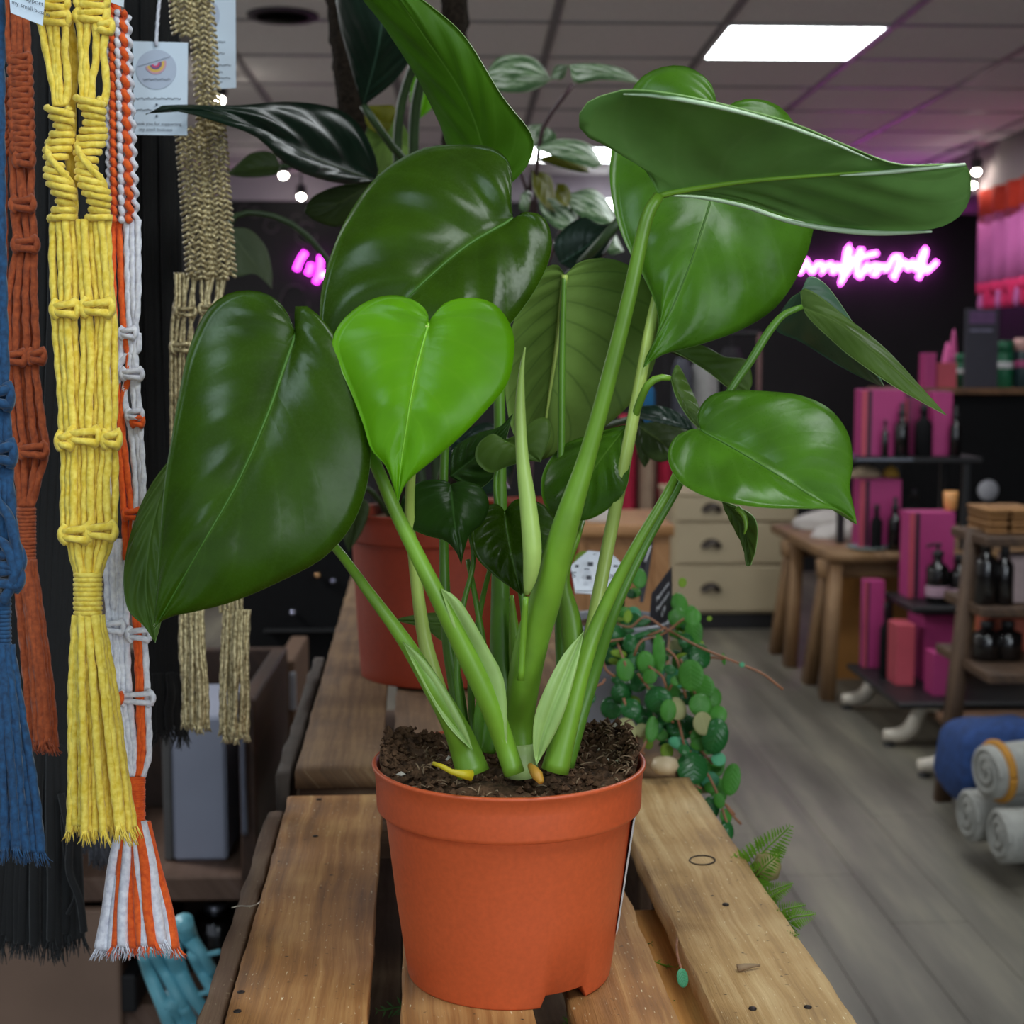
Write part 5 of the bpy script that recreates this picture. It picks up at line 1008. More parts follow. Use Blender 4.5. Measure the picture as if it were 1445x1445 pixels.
t = thing('bottle_riser', 'low dark wood block under the glinting jar', 'block', (xb_, Ys+.25, .22)); bxs('block', xb_-.07, xb_+.05, Ys+.13, Ys+.36, .224, zb, M_shelf, t)
bottle('dark glass jar glinting under the shelf beside the turquoise rack', xb_, Ys+.2, zb, .046, .145, M_glass, mat('tin_lid', '8d8f96', .3, .05, metal=.8), neck=.8)
# turquoise rack of slanting tubes
M_teal = mat('turquoise_paint', '74bccb', .4, .08, 20)
tz = PY(250, 1445, 2.1)
t = thing('bottle_rack', 'turquoise rack of slanting flared tubes left of the crate', 'rack', (tz.x, 2.12, ZY(1520, 2.12)))
for seq, rs_ in (([(202, 1345), (212, 1375), (232, 1425), (250, 1475)], (9, 10, 10, 11)), ([(215, 1340), (232, 1370), (252, 1408), (270, 1440)], (10, 9, 9, 9)), ([(243, 1340), (254, 1372), (272, 1405), (300, 1440)], (14, 12, 10, 10)), ([(258, 1300), (268, 1325), (284, 1345), (300, 1372)], (15, 13, 9, 9)), ([(272, 1345), (286, 1372), (302, 1400), (318, 1425)], (9, 9, 9, 9)), ([(240, 1408), (250, 1440), (262, 1475)], (17, 15, 13)), ([(258, 1420), (272, 1445), (285, 1470)], (9, 9, 9))):
    d = 2.1+.001*(1345-seq[0][1])*0; n = len(seq)
    mk('slat_tube', *tube([P(x, y, d+.02*(i % 2)) for i, (x, y) in enumerate(seq)], [q*d/FPX for q in rs_], 12, step=.01)[:2], M_teal, t)
for a, b, c_, e in ((286, 1348, 312, 1343), (262, 1408, 300, 1398), (200, 1348, 245, 1342), (228, 1420, 256, 1403)):
    mk('cross_rod', *tube([P(a, b, 2.1), P(c_, e, 2.1)], .004, 8)[:2], M_teal, t)
mk('foot_rail', *tube([P(250, 1478, 2.1), P(330, 1478, 2.12)], .012, 8)[:2], M_teal, t)
for x in (255, 322): mk('leg', *tube([P(x, 1478, 2.1), Vector((P(x, 1478, 2.1).x, P(x, 1478, 2.1).y, 0))], .01, 8)[:2], M_teal, t)
# shadowy bits behind the gold tassels
t = thing('cardboard_box', 'brown carton in the shade behind the left crate edge', 'box', ((X_at(395, 3.3)), 3.3, 0))
bxs('carton', X_at(385, 3.2), X_at(412, 3.2), 3.2, 3.5, .001, ZY(930, 3.2), mat('carton', '5d4330', .8, .1), t); bxs('tape', X_at(404, 3.2), X_at(412, 3.2)+.002, 3.197, 3.21, .6, ZY(945, 3.2), mat('tape_grey', '8a8a90', .6), t)
t = thing('wall_cabinet', 'black cabinet in the dark behind the rear crate', 'cabinet', (X_at(440, 4.2), 4.3, 0))
bxs('body', X_at(330, 4.0), X_at(505, 4.0), 4.0, 4.5, .001, ZY(700, 4.0), M_blackm, t); 
bxs('shelf', X_at(370, 3.99), X_at(500, 3.99), 3.965, 3.999, ZY(890, 3.98), ZY(886, 3.98), M_black, t)
for k, (x, y, c_) in enumerate(((448, 812, 'd8a878'), (413, 864, 'c0c0d8'), (470, 820, '8a8aa0'))):
    p = PY(x, y, 3.99); mk('knob', *lathe([(.001, -.008), (.008, -.004), (.009, .003), (.001, .008)], p, 10)[:2], mat('knob_%s' % ('amber', 'silver', 'pewter')[k], c_, .2, .05, metal=.9), t)
# ------------------------------------------------------------------ back wall: neon lettering, chalk pattern
M_neon = emit('neon_magenta', (1.0, .13, 1.0), 12.0)
M_neon2 = emit('neon_magenta_dim', (1.0, .05, 1.0), 8.0)
Yn = YB-.03
def nline(seq, r, t, m, nm='letter_stroke'): return mk(nm, *tube([PY(x, y, Yn) for x, y in seq], r, 8, step=.03)[:2], m, t)
t = thing('neon_sign', 'long magenta neon handwriting sign on the dark back wall', 'sign', PY(1150, 400, Yn))
for s in ([(418, 381), (423, 368), (431, 356)], [(434, 387), (438, 378), (439, 372)], [(445, 399), (450, 388), (452, 374), (453, 361)]): nline(s, .017, t, M_neon2)
for s in ([(454, 392), (459, 384)], [(1128, 386), (1134, 376), (1139, 366), (1141, 377), (1147, 385)], [(1147, 385), (1152, 374), (1158, 370), (1161, 378), (1160, 386), (1167, 374), (1173, 371), (1175, 386)], [(1175, 386), (1180, 376), (1186, 372), (1185, 386), (1193, 380)],
          [(1193, 380), (1198, 362), (1200, 348), (1196, 350), (1192, 372), (1188, 398), (1185, 400), (1190, 392), (1200, 378)], [(1190, 373), (1208, 366)], [(1200, 378), (1206, 368), (1216, 350), (1213, 364), (1209, 384), (1213, 392), (1220, 378)], [(1203, 366), (1222, 361), (1238, 357)],
          [(1220, 378), (1226, 372), (1224, 384), (1231, 376), (1238, 372), (1236, 388), (1230, 386)], [(1236, 388), (1242, 376), (1248, 372), (1249, 384), (1256, 373)], [(1256, 373), (1262, 362), (1270, 362), (1266, 376), (1262, 393), (1258, 392), (1268, 380)], [(1268, 380), (1274, 370), (1280, 368), (1280, 382), (1288, 368), (1292, 382)],
          [(1292, 382), (1300, 362), (1307, 350), (1304, 364), (1298, 384), (1305, 376), (1310, 380)], [(1296, 393), (1302, 378)], [(1306, 384), (1316, 376), (1322, 369)]): nline(s, .0135, t, M_neon)
for x in (1150, 1240, 1310, 440): mk('standoff', *tube([PY(x, 378, Yn), PY(x, 378, Yn)+Vector((0, .028, 0))], .008, 8)[:2], M_white, t)
M_chalkw = mat('faint_chalk', '4a4448', .9, .3, 20)
t = thing('wall_drawing', 'faint grey chalk swirls drawn on the dark wall at the left', 'drawing', PY(400, 400, YB-.004))
for cx, cy, r_ in ((382, 318, 9), (418, 312, 8), (360, 300, 6), (415, 425, 20), (432, 330, 14), (345, 296, 7)):
    mk('chalk_swirl', *tube([PY(cx+r_*(1+.1*math.sin(3*a))*math.cos(a), cy+r_*1.1*math.sin(a), YB-.006) for a in np.linspace(0, 5.6, 18)], .006, 5)[:2], M_chalkw, t)
p = PY(848, 289, YB-.04)
t = thing('wall_light', 'small white light panel high on the back wall between the leaves', 'light', p); bxs('diffuser', p.x-.09, p.x+.2, YB-.06, YB-.045, p.z-.03, p.z+.03, M_pan, t, .002); bxs('case', p.x-.10, p.x+.21, YB-.044, YB-.021, p.z-.04, p.z+.04, M_white, t, .003)
# fringed pink hanging below the bulkhead
def XP(px, py, X): r_ = ray(px, py); return CAM+r_*(X/r_.x)
M_pink = mat('pale_pink_cloth', 'd670b4', .9, .08, 6); M_redc = mat('red_cloth', 'b8301c', .9, .15, 8); M_mag = mat('magenta_cloth', 'e0306a', .9, .08, 8)  # main pink includes the neon's magenta light in its colour
XH = XS-.03
a0 = XP(1384, 300, XH); zt_, zb_ = XP(1384, 306, XH).z, XP(1384, 400, XH).z; y_far, y_near = a0.y, 6.9
t = thing('wall_hanging', 'pink fabric hanging with red top and hem below the bulkhead at the right', 'textile', (XH, (y_far+y_near)/2, zb_-.12))
def cloth(name, z0, z1, m, th=.012, amp=.02, scal=0):
    V = []; F = []; n = 48
    for i in range(n+1):
        y = y_near+(y_far-y_near)*i/n; x = XH+amp*math.sin(i*.9)
        zb2 = z0-(abs(math.sin(i*PI/6))*scal if scal else 0)
        for zz in (z1, (z1+z0)/2, zb2): V.append((x, y, zz)); 
    for i in range(n):
        for k in range(2): F.append((i*3+k, i*3+k+1, i*3+3+k+1, i*3+3+k))
    nv = len(V); V += [(x+th, y, z) for x, y, z in V]; F += [tuple(v+nv for v in f[::-1]) for f in F]
    for i in range(n): F += [(i*3+2, i*3+2+nv, i*3+5+nv, i*3+5), (i*3, i*3+3, i*3+3+nv, i*3+nv)]
    F += [(0, 1, 1+nv, nv), (1, 2, 2+nv, 1+nv), (n*3, n*3+1, n*3+1+nv, n*3+nv), (n*3+1, n*3+2, n*3+2+nv, n*3+1+nv)]
    mk(name, V, F, m, t)
cloth('cloth', zb_, zt_, M_pink); cloth('top_band', zt_-.02, 2.346, M_redc, .03, .02, .03); cloth('hem', zb_-.06, zb_+.0, M_mag, .02, .02)
for i in range(16):
    y = y_near+(y_far-y_near)*(i+.5)/16; mk('tassel', *tube([(XH, y, zb_-.05), (XH, y, zb_-.10-.02*(i % 2)), (XH, y, zb_-.15)], [.012, .02, .014], 8)[:2], M_mag if i % 3 else M_pink, t)
# ------------------------------------------------------------------ right: shop furniture
M_cream = mat('cream_paint', 'b9a98a', .55, .05, 4); M_plinth = mat('black_plinth', '1e1c1e', .6, .1); M_cup = mat('iron_cup_handle', '3a322c', .4, .15, metal=.5)
Yc = 7.5
xc0, xc1 = X_at(950, Yc), X_at(1126, Yc); zc1 = ZY(695, Yc); zp = ZY(868, Yc)
t = thing('chest_of_drawers', 'cream painted chest of drawers with dark cup handles', 'cabinet', ((xc0+xc1)/2, Yc+.25, 0))
bxs('plinth', xc0+.01, xc1, Yc+.02, Yc+.5, .001, zp, M_plinth, t); bxs('body', xc0, xc1, Yc+.012, Yc+.5, zp, zc1-.02, M_cream, t); bxs('top', xc0-.01, xc1+.01, Yc-.01, Yc+.51, zc1-.02, zc1, M_cream, t)
zz = [ZY(y, Yc) for y in (866, 798, 738, 700)]
for k in range(3):
    dname = mk('drawer', *box(((xc0+xc1)/2, Yc, (zz[k]+zz[k+1])/2), (xc1-xc0-.03, .024, zz[k+1]-zz[k]-.012), bev=.006)[:2], M_cream, t, False)
    hx = X_at(1004, Yc); hz = ZY((830, 768, 717)[k], Yc)
    V = []; F = []; n = 9
    for i in range(n+1):
        a = PI*i/n
        for rr, yy in ((.055, -.012), (.045, -.035), (.02, -.042)): V.append((hx+rr*math.cos(a), Yc+yy, hz-.02+rr*.85*math.sin(a)))
    for i in range(n):
        for q in range(2): F.append((i*3+q, i*3+q+1, i*3+q+4, i*3+q+3))
    mk('cup_handle', V, F, M_cup, dname)
# trestle table
Zt = .60
xt0 = 1.50; y0t, y1t = 5.92, 7.05
t = thing('trestle_table', 'rustic wooden table with splayed legs behind the pink boxes', 'table', (xt0+.45, (y0t+y1t)/2, 0))
M_tt = woodmat('table_wood', '5a4330', '80603f', '9c7b55', .6, .5, 0)
for k in range(5):
    V, F, U = bar((xt0+.09+k*.185, y0t, Zt-.02), (xt0+.09+k*.185, y1t, Zt-.02), .18, .04, n=3, seed=k); mk('top_board', V, F, M_tt, t, True, U)
for y in (y0t+.1, y1t-.35):
    for x, sp_ in ((xt0+.02, -.03), (xt0+.85, .03)):
        for dy in (-.13, .13):
            V, F, U = bar((x+sp_, y+dy*1.2, 0), (x+.02, y+dy*.35, Zt-.04), .085, .05, upv=(1, 0, 0), seed=3); mk('leg', V, F, M_tt, t, True, U)
    V, F, U = bar((xt0-.02, y, Zt-.075), (xt0+.9, y, Zt-.075), .08, .07, seed=4); mk('bearer', V, F, M_tt, t, True, U)
M_warm = mat('warm_board', 'b07a3c', .6, .1, 8)
t = thing('plywood_box', 'honey-coloured plywood box standing under the rustic table', 'box', (xt0+.45, 6.37, 0)); bxs('side', xt0+.12, xt0+.8, 6.25, 6.28, .02, .5, M_warm, t); bxs('end', xt0+.12, xt0+.15, 6.28, 6.5, .02, .5, M_warm, t); bxs('base', xt0+.12, xt0+.8, 6.25, 6.5, .001, .019, M_warm, t)
M_linen = mat('white_linen', 'c2bcb6', .9, .1, 8)
def lump(name, lab, cat, c, sx, sy, sz, m, seed, part='cloth', group=None):
    t = thing(name, lab, cat, c, group); V = []; F = []; n, S = 8, 22
    for i in range(n+1):
        f = i/n
        for j in range(S):
            a = 2*PI*j/S; rr = (1-f**3)*.92+.08*(1-f); q = 1+.16*noise.noise((math.cos(a)*1.5+seed, math.sin(a)*1.5, f*2))
            V.append((c[0]+sx*rr*q*math.cos(a), c[1]+sy*rr*q*math.sin(a), c[2]+.001+sz*f*(1+.2*noise.noise((math.cos(a)*2, math.sin(a)*2+seed, 3)))))
    for i in range(n):
        for j in range(S): F.append((i*S+j, i*S+(j+1) % S, (i+1)*S+(j+1) % S, (i+1)*S+j))
    F.append(tuple(range(n*S, n*S+S))); F.append(tuple(range(S))[::-1]); mk(part, V, F, m, t); return t
lump('folded_cloth', 'crumpled white cloth on the rustic table, farther one', 'cloth', (1.76, 6.88, Zt), .2, .13, .09, M_linen, 1); lump('folded_cloth', 'crumpled white cloth on the rustic table, nearer one by the glass plate', 'cloth', (1.74, 6.50, Zt), .17, .13, .07, M_linen, 5)
pl = (1.69, 6.03, Zt+.001)
t = thing('glass_plate', 'round glass plate on the near corner of the rustic table', 'plate', pl); mk('plate', *lathe([(.02, 0), (.06, .002), (.085, .012), (.085, .016), (.06, .007), (.01, .005)], pl, 26)[:2], mat('pale_glass', '8fa3a3', .1, .05), t)
# pink boxes ------------------------------------------------------
M_pb = mat('pink_box', 'b03a78', .5, .06, 10); M_pb2 = mat('dark_pink_box', '8a2a5c', .5, .06, 10); M_spine = mat('coral_spine', 'c0505e', .5, .06, 10); M_strip = mat('black_strip', '1c1a20', .5, .05)
def pbox(lab, px0, px1, ptop, Y, zbase, dep=.12, strip=True, m=None, n=1):
    x0, x1 = X_at(px0, Y), X_at(px1, Y); z1 = ZY(ptop, Y)
    t = thing('gift_box', lab, 'box', ((x0+x1)/2, Y+dep/2, zbase), 'pink boxes on the display')
    bxs('carton', x0, x1, Y, Y+dep, zbase+.001, z1, m or M_pb, t, .002)
    w_ = x1-x0
    if strip:
        bxs('coral_edge', x0-.0006, x0+w_*.11, Y-.0016, Y-.0004, zbase+.003, z1-.003, M_spine, t, 0); bxs('black_stripe', x0+w_*.13, x0+w_*.22, Y-.0016, Y-.0004, zbase+.003, z1-.003, M_strip, t, 0)
    return t
# riser on the table
zr = ZY(645, 6.05)
t = thing('riser_shelf', 'black two-legged riser shelf standing on the rustic table', 'shelf', (1.86, 6.15, Zt))
bxs('shelf_board', 1.60, 2.14, 5.96, 6.30, zr-.022, zr, M_black, t); bxs('edge_strip', 1.61, 1.85, 5.945, 5.959, zr-.014, zr-.004, mat('glass_edge', '6d7480', .2, .1), t)
for x in (2.08, ): 
    for y in (5.99, 6.27): bxs('leg', x-.015, x+.015, y-.015, y+.015, Zt+.001, zr-.022, M_black, t)
bxs('leg', 1.62, 1.65, 6.25, 6.28, Zt+.001, zr-.022, M_black, t)
pbox('pink box with coral edge at the left end of the upper black riser', 1214, 1274, 550, 6.05, zr); pbox('pink box half hidden behind the leaf tip on the upper black riser', 1275, 1298, 562, 6.1, zr, m=M_pb2)
pbox('magenta box at the right end of the upper black riser', 1314, 1341, 553, 6.05, zr, strip=False)
bottle('dark dropper bottle in front of the left pink box on the riser', X_at(1271, 5.99), 6.0, zr, .030, .20, dropper=True, group='dark bottles on the display'); bottle('dark dropper bottle just under the curled leaf tip on the riser', X_at(1347, 5.99)-.0, 6.0, zr, .024, .19, dropper=True, group='dark bottles on the display')
bottle('slim dark bottle in front of the left pink box on the riser', X_at(1248, 5.99), 6.0, zr, .014, .15, group='dark bottles on the display'); bottle('tall black bottle between the two pink boxes on the riser', X_at(1303, 6.0), 6.02, zr, .035, .21, M_blackm, group='dark bottles on the display')
pbox('pink box below the riser, on the table corner', 1214, 1272, 678, 6.06, Zt); bottle('dark dropper bottle below the riser on the table', X_at(1264, 5.985), 5.985, Zt, .030, .20, dropper=True, group='dark bottles on the display'); bottle('slim black bottle beside the coral edge below the riser', X_at(1238, 5.985), 5.985, Zt, .024, .19, M_blackm, group='dark bottles on the display')
bottle('tall black bottle at the right below the riser', X_at(1292, 6.1), 6.12, Zt, .035, .24, M_blackm, group='dark bottles on the display')
lump('soap_bar', 'small pile of pale paper parcels under the riser edge', 'parcel', (1.72, 6.2, ZY(678, 6.06)), .07, .04, .05, mat('parcel_paper', 'b8a486', .8, .15, 30), 7, 'paper'); lump('soap_bar', 'little mustard yellow parcel under the riser edge', 'parcel', (1.83, 6.2, ZY(678, 6.06)), .035, .035, .05, mat('mustard_paper', 'c0963c', .8, .1), 9, 'paper')
# tall black cabinet with wooden top
xk0, xk1 = 2.16, 2.9; zk = ZY(548, 7.15)
t = thing('tall_cabinet', 'tall black cabinet with a wooden top behind the pink boxes', 'cabinet', ((xk0+xk1)/2, 7.4, 0))
bxs('body', xk0, xk1, 7.15, 7.65, .001, zk-.03, M_blackm, t); bxs('top_board', xk0-.03, xk1+.03, 7.10, 7.68, zk-.03, zk, M_woodd, t)
zb_k = zk
pbox('small pink box at the left end of the cabinet top', 1301, 1316, 498, 7.18, zb_k, .1, False); pbox('coral pink carton beside the black sign on the cabinet top', 1317, 1345, 512, 7.2, zb_k, .1, False, M_spine)
M_green = mat('green_tin', '1f6a48', .35, .1); 
def jar(lab, px, Y, z, r, ptop, m, capm, band=None):
    x = X_at(px, Y); h = ZY(ptop, Y)-z; t = thing('jar', lab, 'jar', (x, Y, z+.001), 'jars on the cabinet top')
    mk('body', *lathe([(r*.95, 0), (r, .003), (r, h*.75), (r*.92, h*.78)], (x, Y, z+.001), 18)[:2], m, t); mk('lid', *lathe([(r*.98, h*.76), (r*.98, h), (r*.9, h*1.01), (.001, h*1.01)], (x, Y, z+.001), 18)[:2], capm, t)
    mk('band', *lathe([(r*1.01, h*.42), (r*1.02, h*.43), (r*1.02, h*.55), (r*1.01, h*.56)], (x, Y, z+.001), 18)[:2], band or M_white, t)
jar('green jar right of the black sign on the cabinet top', 1411, 7.25, zk, .045, 482, M_green, M_green); jar('green jar peeping out left of the black sign', 1352, 7.32, zk, .035, 500, M_green, M_green); jar('dark teal jar with pale lid at the right picture edge', 1436, 7.25, zk, .04, 478, mat('teal_jar', '1c3438', .35), mat('pink_lid', 'd8a8a0', .5), mat('pink_band', 'b04878', .5))
p = PY(1379, 548, 7.17)
t = thing('counter_sign', 'upright grey-black sign board standing on the cabinet top', 'sign', (p.x, 7.17, zk)); bxs('board', X_at(1355, 7.15), X_at(1402, 7.15), 7.145, 7.16, zk+.001, ZY(435, 7.15), mat('sign_grey', '3c3a44', .4, .06), t, .003); bxs('foot', X_at(1362, 7.15), X_at(1396, 7.15), 7.161, 7.175, zk+.001, zk+.02, M_black, t); bxs('pale_line', X_at(1362, 7.14), X_at(1394, 7.14), 7.1425, 7.1444, ZY(467, 7.14), ZY(464, 7.14), mat('sign_ink', '8a86a0', .6), t, 0); bxs('violet_panel', X_at(1361, 7.14), X_at(1397, 7.14), 7.1425, 7.1444, ZY(456, 7.14), ZY(438, 7.14), mat('violet_print', '6a4a74', .6), t, 0)
p = PY(1342, 470, 7.40); t = thing('pink_ornament', 'small pink winged ornament left of the black sign', 'ornament', (p.x, 7.40, zk))
M_orn = mat('ornament_pink', 'd05a98', .5, .08); mk('wing', *lathe([(.005, .0), (.03, .03), (.028, .10), (.012, .17), (.001, .19)], (p.x-.015, 7.40, zk+.04), 12)[:2], M_orn, t); mk('wing', *lathe([(.005, .0), (.024, .03), (.022, .12), (.009, .22), (.001, .25)], (p.x+.015, 7.40, zk+.045), 12)[:2], M_orn, t); mk('stand', *lathe([(.03, 0), (.03, .01), (.008, .014), (.008, .05)], (p.x, 7.40, zk+.001), 14)[:2], M_black, t)
p = PY(1395, 692, 7.14); t = thing('round_badge', 'round pale disc on the front of the black cabinet', 'badge', p)
V, F, U = lathe([(.001, .004), (.05, .004), (.052, 0), (.052, -.006), (.001, -.006)], (0, 0, 0), 30); mk('disc', [Vector((x, -z, y))+Vector((p.x, 7.1435, p.z)) for x, y, z in V], F, mat('badge_grey', 'a8a8ae', .5, .08, 60), t)
# gondola with curved white feet
zg = ZY(848, 5.5); zg0 = ZY(968, 5.35)
t = thing('display_stand', 'low black display stand on curved white feet holding pink boxes', 'stand', (1.95, 5.45, 0))
bxs('shelf_board', 1.66, 2.35, 5.30, 5.68, zg-.025, zg, M_black, t); bxs('base_board', 1.53, 2.35, 5.02, 5.72, zg0-.02, zg0, M_black, t); bxs('back_panel', 2.33, 2.36, 5.02, 5.72, zg0, 1.0, M_blackm, t)
for x, y in ((2.30, 5.33), (2.30, 5.65), (1.675, 5.65)): bxs('post', x-.012, x+.012, y-.012, y+.012, zg0, zg-.025, M_black, t)
M_foot = mat('white_enamel', 'cfc6b6', .4, .05)
def foot(Y, xo=1.51):
    q = [(xo, Y, .045), (xo+.05, Y, .045), (xo+.09, Y, .062), (xo+.115, Y, .105), (xo+.14, Y, .15), (xo+.20, Y, zg0-.045)]
    f = mk('curved_foot', *tube(q, [.02, .028, .03, .027, .024, .014], 10, step=.012)[:2], M_foot, t); mk('castor', *lathe([(.001, 0), (.02, .001), (.022, .016), (.001, .02)], (xo+.02, Y, .001), 12)[:2], M_black, f)
foot(5.70); foot(5.12)
t2 = t; t = thing('display_stand', 'second display stand at the right edge showing only one white foot', 'stand', (1.95, 4.75, 0)); bxs('base_board', 1.62, 2.3, 4.62, 4.9, zg0-.03, zg0, M_woodd, t); foot(4.72, 1.51)
pbox('tall pink box with coral edge behind the two dark bottles', 1285, 1349, 725, 5.5, zg); 
for px, lab, pm in ((1326, 'dark pump bottle, left of the pair on the black display shelf', True), (1357, 'dark bottle, right of the pair on the black display shelf', False)): bottle(lab, X_at(px, 5.40), 5.40, zg, .042, .21 if pm else .18, group='dark bottles on the display', label_m=mat('pale_band', 'b090a0', .6), pump=pm, neck=.6)
pbox('slim coral box at the far left of the low display', 1224, 1252, 822, 5.62, zg0, .06); bottle('slim black bottle beside the slim coral box low on the display', X_at(1256, 5.45), 5.46, zg0, .022, .28, M_blackm, group='dark bottles on the display')
pbox('open coral carton low on the display', 1271, 1297, 885, 5.3, zg0, .12, False, M_spine); bottle('dark green jug leaning behind the open coral carton', X_at(1292, 5.61), 5.61, zg0, .038, .23, mat('green_black', '12201e', .3), neck=.7, group='dark bottles on the display')
bxs_ = pbox('wide magenta box under the black display shelf', 1309, 1372, 872, 5.36, zg0, .2, False); pbox('small magenta box in front at the foot of the display', 1324, 1370, 926, 5.12, zg0, .1, False)
M_amb = mat('amber_glass', 'e0a060', .3, .1); p = (X_at(1344, 5.56), 5.58, ZY(724, 5.56)+.004); t = thing('candle_glass', 'small glowing amber glass on the pink box', 'candle', p); mk('glass', *lathe([(.02, 0), (.024, .003), (.028, .07), (.026, .072), (.022, .005)], p, 18)[:2], M_amb, t); mk('wax', *lathe([(.019, .006), (.021, .04), (.001, .042)], p, 16)[:2], emit('candle_flame', (1, .5, .18), 1.2), t)
# ladder shelf
M_lad = woodmat('ladder_wood', '33241a', '4c3726', '624a34', .65, .5, 0)
t = thing('ladder_shelf', 'leaning dark wooden ladder shelf at the right picture edge', 'shelf', (1.95, 4.55, 0))
Yl = 4.45
V, F, U = bar((X_at(1342, Yl), Yl, 0), (X_at(1378, Yl+.12), Yl+.12, ZY(748, Yl+.12)), .05, .04, upv=(0, 1, 0)); mk('upright', V, F, M_lad, t, True, U)
V, F, U = bar((2.35, Yl, 0), (2.35, Yl+.12, ZY(748, Yl+.12)), .05, .04, upv=(0, 1, 0)); mk('upright', V, F, M_lad, t, True, U)
zl = [ZY(760, Yl), ZY(858, Yl), ZY(942, Yl-.05)]
xs_l = [X_at(1380, Yl)+.02, X_at(1372, Yl)+.02, X_at(1366, Yl)+.01]
for z_, x_, dpt in zip(zl, xs_l, (.02, .05, .2)):
    bxs('shelf_board', x_, 2.33, Yl-dpt, Yl+.3, z_-.03, z_, M_lad, t)
M_rat = mat('rattan', '8a6238', .8, .25, 120, .5)
for k, (px0, px1, lab) in enumerate(((1388, 1417, 'small woven basket on the ladder shelf top, left one'), (1420, 1462, 'small woven basket on the ladder shelf top, right one at the picture edge'))):
    x0, x1 = X_at(px0, Yl+.1), X_at(px1, Yl+.1); z_ = zl[0]; t = thing('basket', lab, 'basket', ((x0+x1)/2, Yl+.15, z_), 'baskets on the ladder shelf'); h_ = ZY(722, Yl+.1)-z_
    m = MB()
    for q in range(6): m.add(box(((x0+x1)/2, Yl+.15, z_+.001+h_*(q+.5)/6), (x1-x0-(q % 2)*.006, .2-(q % 2)*.006, h_/6*.95), bev=.006))
    m.build('weave', M_rat, t, False, kind='stuff'); mk('rim', *box(((x0+x1)/2, Yl+.15, z_+h_), (x1-x0+.004, .206, .014), bev=.005)[:2], M_rat, t)
for k, (px, z_, h_, r_, lab) in enumerate(((1398, zl[1], .20, .035, 'black bottle on the middle ladder shelf, nearest the upright'), (1424, zl[1], .18, .03, 'black bottle on the middle ladder shelf, second from the upright'), (1402, zl[2], .12, .045, 'round black jar on the lower ladder shelf, left'), (1432, zl[2], .12, .045, 'round black jar on the lower ladder shelf, right'))):
    bottle(lab, X_at(px, Yl), Yl+.02, z_, r_, h_, M_glass, group='black bottles on the ladder shelf', neck=.66)
x0 = X_at(1436, Yl); t = thing('carton', 'pale pinkish carton on the middle ladder shelf at the picture edge', 'box', (x0+.06, Yl+.1, zl[1])); bxs('box', x0, x0+.13, Yl+.03, Yl+.15, zl[1]+.001, ZY(790, Yl), mat('pale_carton', 'a89494', .7), t)
x0 = X_at(1392, Yl+.2); t = thing('carton', 'flat coral carton behind the black jars on the lower ladder shelf', 'box', (x0+.1, Yl+.2, zl[2])); bxs('box', x0, x0+.24, Yl+.14, Yl+.27, zl[2]+.001, ZY(880, Yl+.1), mat('coral_carton', 'b0563e', .6), t)
# textiles at the foot
def cushion(name, lab, cat, c, ax, ay, az, m, ex=3.0, rot=0.0, tilt=0.0, part='cover', group=None):
    t = thing(name, lab, cat, c, group); V = []; F = []; n, S = 14, 28; R_ = Matrix.Rotation(rot, 3, 'Z')@Matrix.Rotation(tilt, 3, 'X')
    sp_ = lambda v: math.copysign(abs(v)**(2/ex), v)
    for i in range(n+1):
        b = -PI/2+PI*i/n
        for j in range(S):
            a = 2*PI*j/S; v = Vector((ax*sp_(math.cos(b))*sp_(math.cos(a)), ay*sp_(math.cos(b))*sp_(math.sin(a)), az*math.sin(b))); v *= 1+.05*noise.noise(v*14)
            V.append(R_@v+Vector(c)+Vector((0, 0, az)))
    for i in range(n):
        for j in range(S): F.append((i*S+j, i*S+(j+1) % S, (i+1)*S+(j+1) % S, (i+1)*S+j))
    mk(part, V, F, m, t); return t
M_blue = mat('blue_fabric', '1c3a6e', .85, .3, 40); M_blk = mat('blanket_grey', '9a9a94', .9, .1, 40, .3)
bc = PY(1402, 1118, 4.2)
lst = thing('low_platform', 'low dark wooden platform under the blue cushion and rolled blankets', 'platform', (2.05, 4.15, 0))
zpl = .06
bxs('platform_top', 1.66, 2.5, 3.62, 4.40, .02, zpl, M_lad, lst); bxs('front_rail', 1.67, 2.49, 3.63, 3.66, .001, .02, M_lad, lst)
cushion('cushion', 'deep blue patterned cushion at the right edge', 'cushion', (X_at(1416, 4.2), 4.2, zpl+.012), .155, .13, .128, M_blue, 4.5, .1, -.12)
def roll(lab, p0, p1, r, m, band=None):
    p0 = Vector(p0); p1 = Vector(p1); t = thing('rolled_blanket', lab, 'blanket', (p0.x, p0.y, min(p0.z, p1.z)-r), 'rolled blankets')
    mk('roll', *tube([p0, (p0+p1)/2, p1], r, 18, step=.02)[:2], m, t)
    ax = (p1-p0).normalized(); sd = ax.cross(Vector((0, 0, 1))).normalized(); up = sd.cross(ax)
    mk('spiral_end', *tube([p0-ax*.003+sd*(r*.95*(1-k/40)*math.cos(k*.45))+up*(r*.95*(1-k/40)*math.sin(k*.45)) for k in range(38)], .006, 6, step=.008)[:2], m, t)
    if band: mk('ribbon', *tube([p0+ax*.03+sd*(r*1.02*math.cos(a))+up*(r*1.02*math.sin(a)) for a in np.linspace(0, 2*PI, 24)], .012, 8, step=.01)[:2], band, t)
M_must = mat('mustard_ribbon', 'b07a24', .7, .1)
Yr = 3.78
r0 = .072
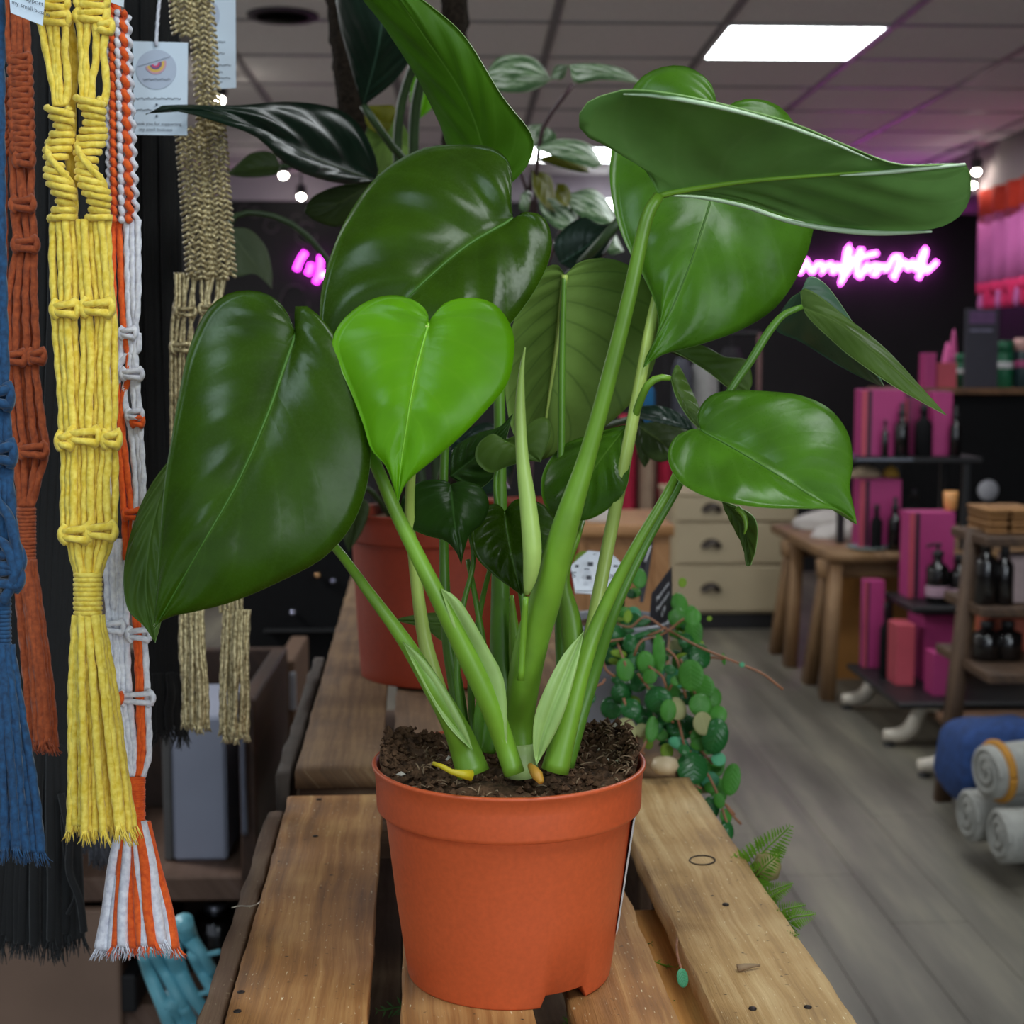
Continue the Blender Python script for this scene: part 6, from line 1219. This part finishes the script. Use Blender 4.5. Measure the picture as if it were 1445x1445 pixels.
a = PY(1392, 1130, Yr); roll('grey rolled blanket with a mustard ribbon, upper one', (a.x, Yr, zpl+.075+.148), (a.x+.5, Yr+.12, zpl+.075+.17), r0, M_blk, M_must); roll('grey rolled blanket, lower one nearer the aisle', (PY(1408, 1165, Yr-.06).x, Yr-.075, zpl+r0+.002), (2.35, Yr+.0, zpl+r0+.002), r0, M_blk); roll('grey rolled blanket, lower one at the back', (PY(1385, 1165, Yr).x, Yr+.10, zpl+r0+.002), (2.3, Yr+.2, zpl+r0+.002), r0, M_blk)
# ------------------------------------------------------------------ clothes and goods seen between the stalks
M_crim = mat('crimson_cloth', 'b0183c', .85, .15, 10); M_beige = mat('beige_cloth', 'a08a74', .9, .1, 12)
t = thing('clothes_rail', 'black clothes rail in the distance behind the stalks', 'rail', (X_at(930, 8.4), 8.4, 0))
xr0, xr1 = X_at(840, 8.4), X_at(1068, 8.4); zr_ = ZY(470, 8.4)
mk('rail_bar', *tube([(xr0, 8.4, zr_), (xr1, 8.4, zr_)], .014, 10)[:2], M_black, t)
for x in (xr0, xr1): mk('post', *tube([(x, 8.4, .02), (x, 8.4, zr_)], .014, 10)[:2], mat('dull_pink_post', '8a6a66', .5), t); mk('foot', *tube([(x, 8.15, .016), (x, 8.65, .016)], .014, 8)[:2], M_black, t)
def garment(lab, px0, px1, ptop, pbot, m, seed, Y=8.4):
    x0, x1 = X_at(px0, Y), X_at(px1, Y); z0, z1 = ZY(pbot, Y), ZY(ptop, Y); xm = (x0+x1)/2
    t = thing('garment', lab, 'clothing', (xm, Y, z0), 'garments on the rail'); V = []; F = []; S, n = 20, 7
    for i in range(n+1):
        f = i/n; z = z0+(z1-z0)*f; sh = 1 if f < .9 else .55
        for j in range(S):
            a = 2*PI*j/S; q = 1+.14*math.sin(a*5+seed)*(1-f*.7); V.append((xm+(x1-x0)/2*sh*q*math.cos(a), Y+.10*sh*q*math.sin(a), z))
    for i in range(n):
        for j in range(S): F.append((i*S+j, i*S+(j+1) % S, (i+1)*S+(j+1) % S, (i+1)*S+j))
    F.append(tuple(range(n*S, n*S+S))); F.append(tuple(range(S))[::-1]); mk('cloth', V, F, m, t)
    mk('hanger_hook', *tube([(xm, Y, z1-.01), (xm, Y, zr_-.01), (xm+.016, Y, zr_+.008), (xm, Y, zr_+.022), (xm-.016, Y, zr_+.012)], .004, 6)[:2], M_black, t)
garment('crimson garment on the distant rail, left of the beige one', 868, 897, 585, 735, M_crim, 1); garment('beige garment between the two crimson ones on the rail', 900, 924, 612, 740, M_beige, 2); garment('crimson garment on the distant rail, right of the beige one', 927, 948, 590, 738, M_crim, 3)
garment('pale grey garment on the rail above the rounded leaf', 975, 1010, 500, 640, mat('pale_grey_cloth', 'a8a8a6', .9, .1), 4); garment('slate garment on the rail left of the pale grey one', 948, 973, 505, 620, mat('slate_cloth', '50525c', .9, .1), 5); garment('blue garment on the rail beside the small folded leaf', 905, 922, 545, 598, mat('bright_blue_cloth', '1f6a9c', .9, .1), 6)
garment('dull black garment at the right end of the rail', 1012, 1046, 490, 640, mat('soft_black_cloth', '222024', .9, .1), 7)
ztb = ZY(742, 5.2)
t = thing('display_table', 'tan wooden table in the distance behind the trailing plant', 'table', (X_at(880, 5.3), 5.4, 0))
M_tan = woodmat('tan_wood', '8a5f38', 'a5764a', 'b98c5e', .6, .4, 0)
x0, x1 = X_at(800, 5.2), X_at(952, 5.2)
for k in range(3): V, F, U = bar((x0, 5.2+.1+k*.2, ztb-.02), (x1, 5.2+.1+k*.2, ztb-.02), .196, .04, seed=k); mk('top_board', V, F, M_tan, t, True, U)
bxs('front_board', x0+.02, x1-.01, 5.24, 5.27, .30, ztb-.045, M_tan, t); 
for x in (x0+.04, x1-.04):
    for y in (5.26, 5.74): bxs('leg', x-.03, x+.03, y-.03, y+.03, .001, ztb-.042, M_tan, t)
lump('paper_parcel', 'white paper parcel on the distant tan table', 'parcel', (X_at(850, 5.35), 5.35, ztb), .06, .06, .09, M_linen, 11, 'paper')
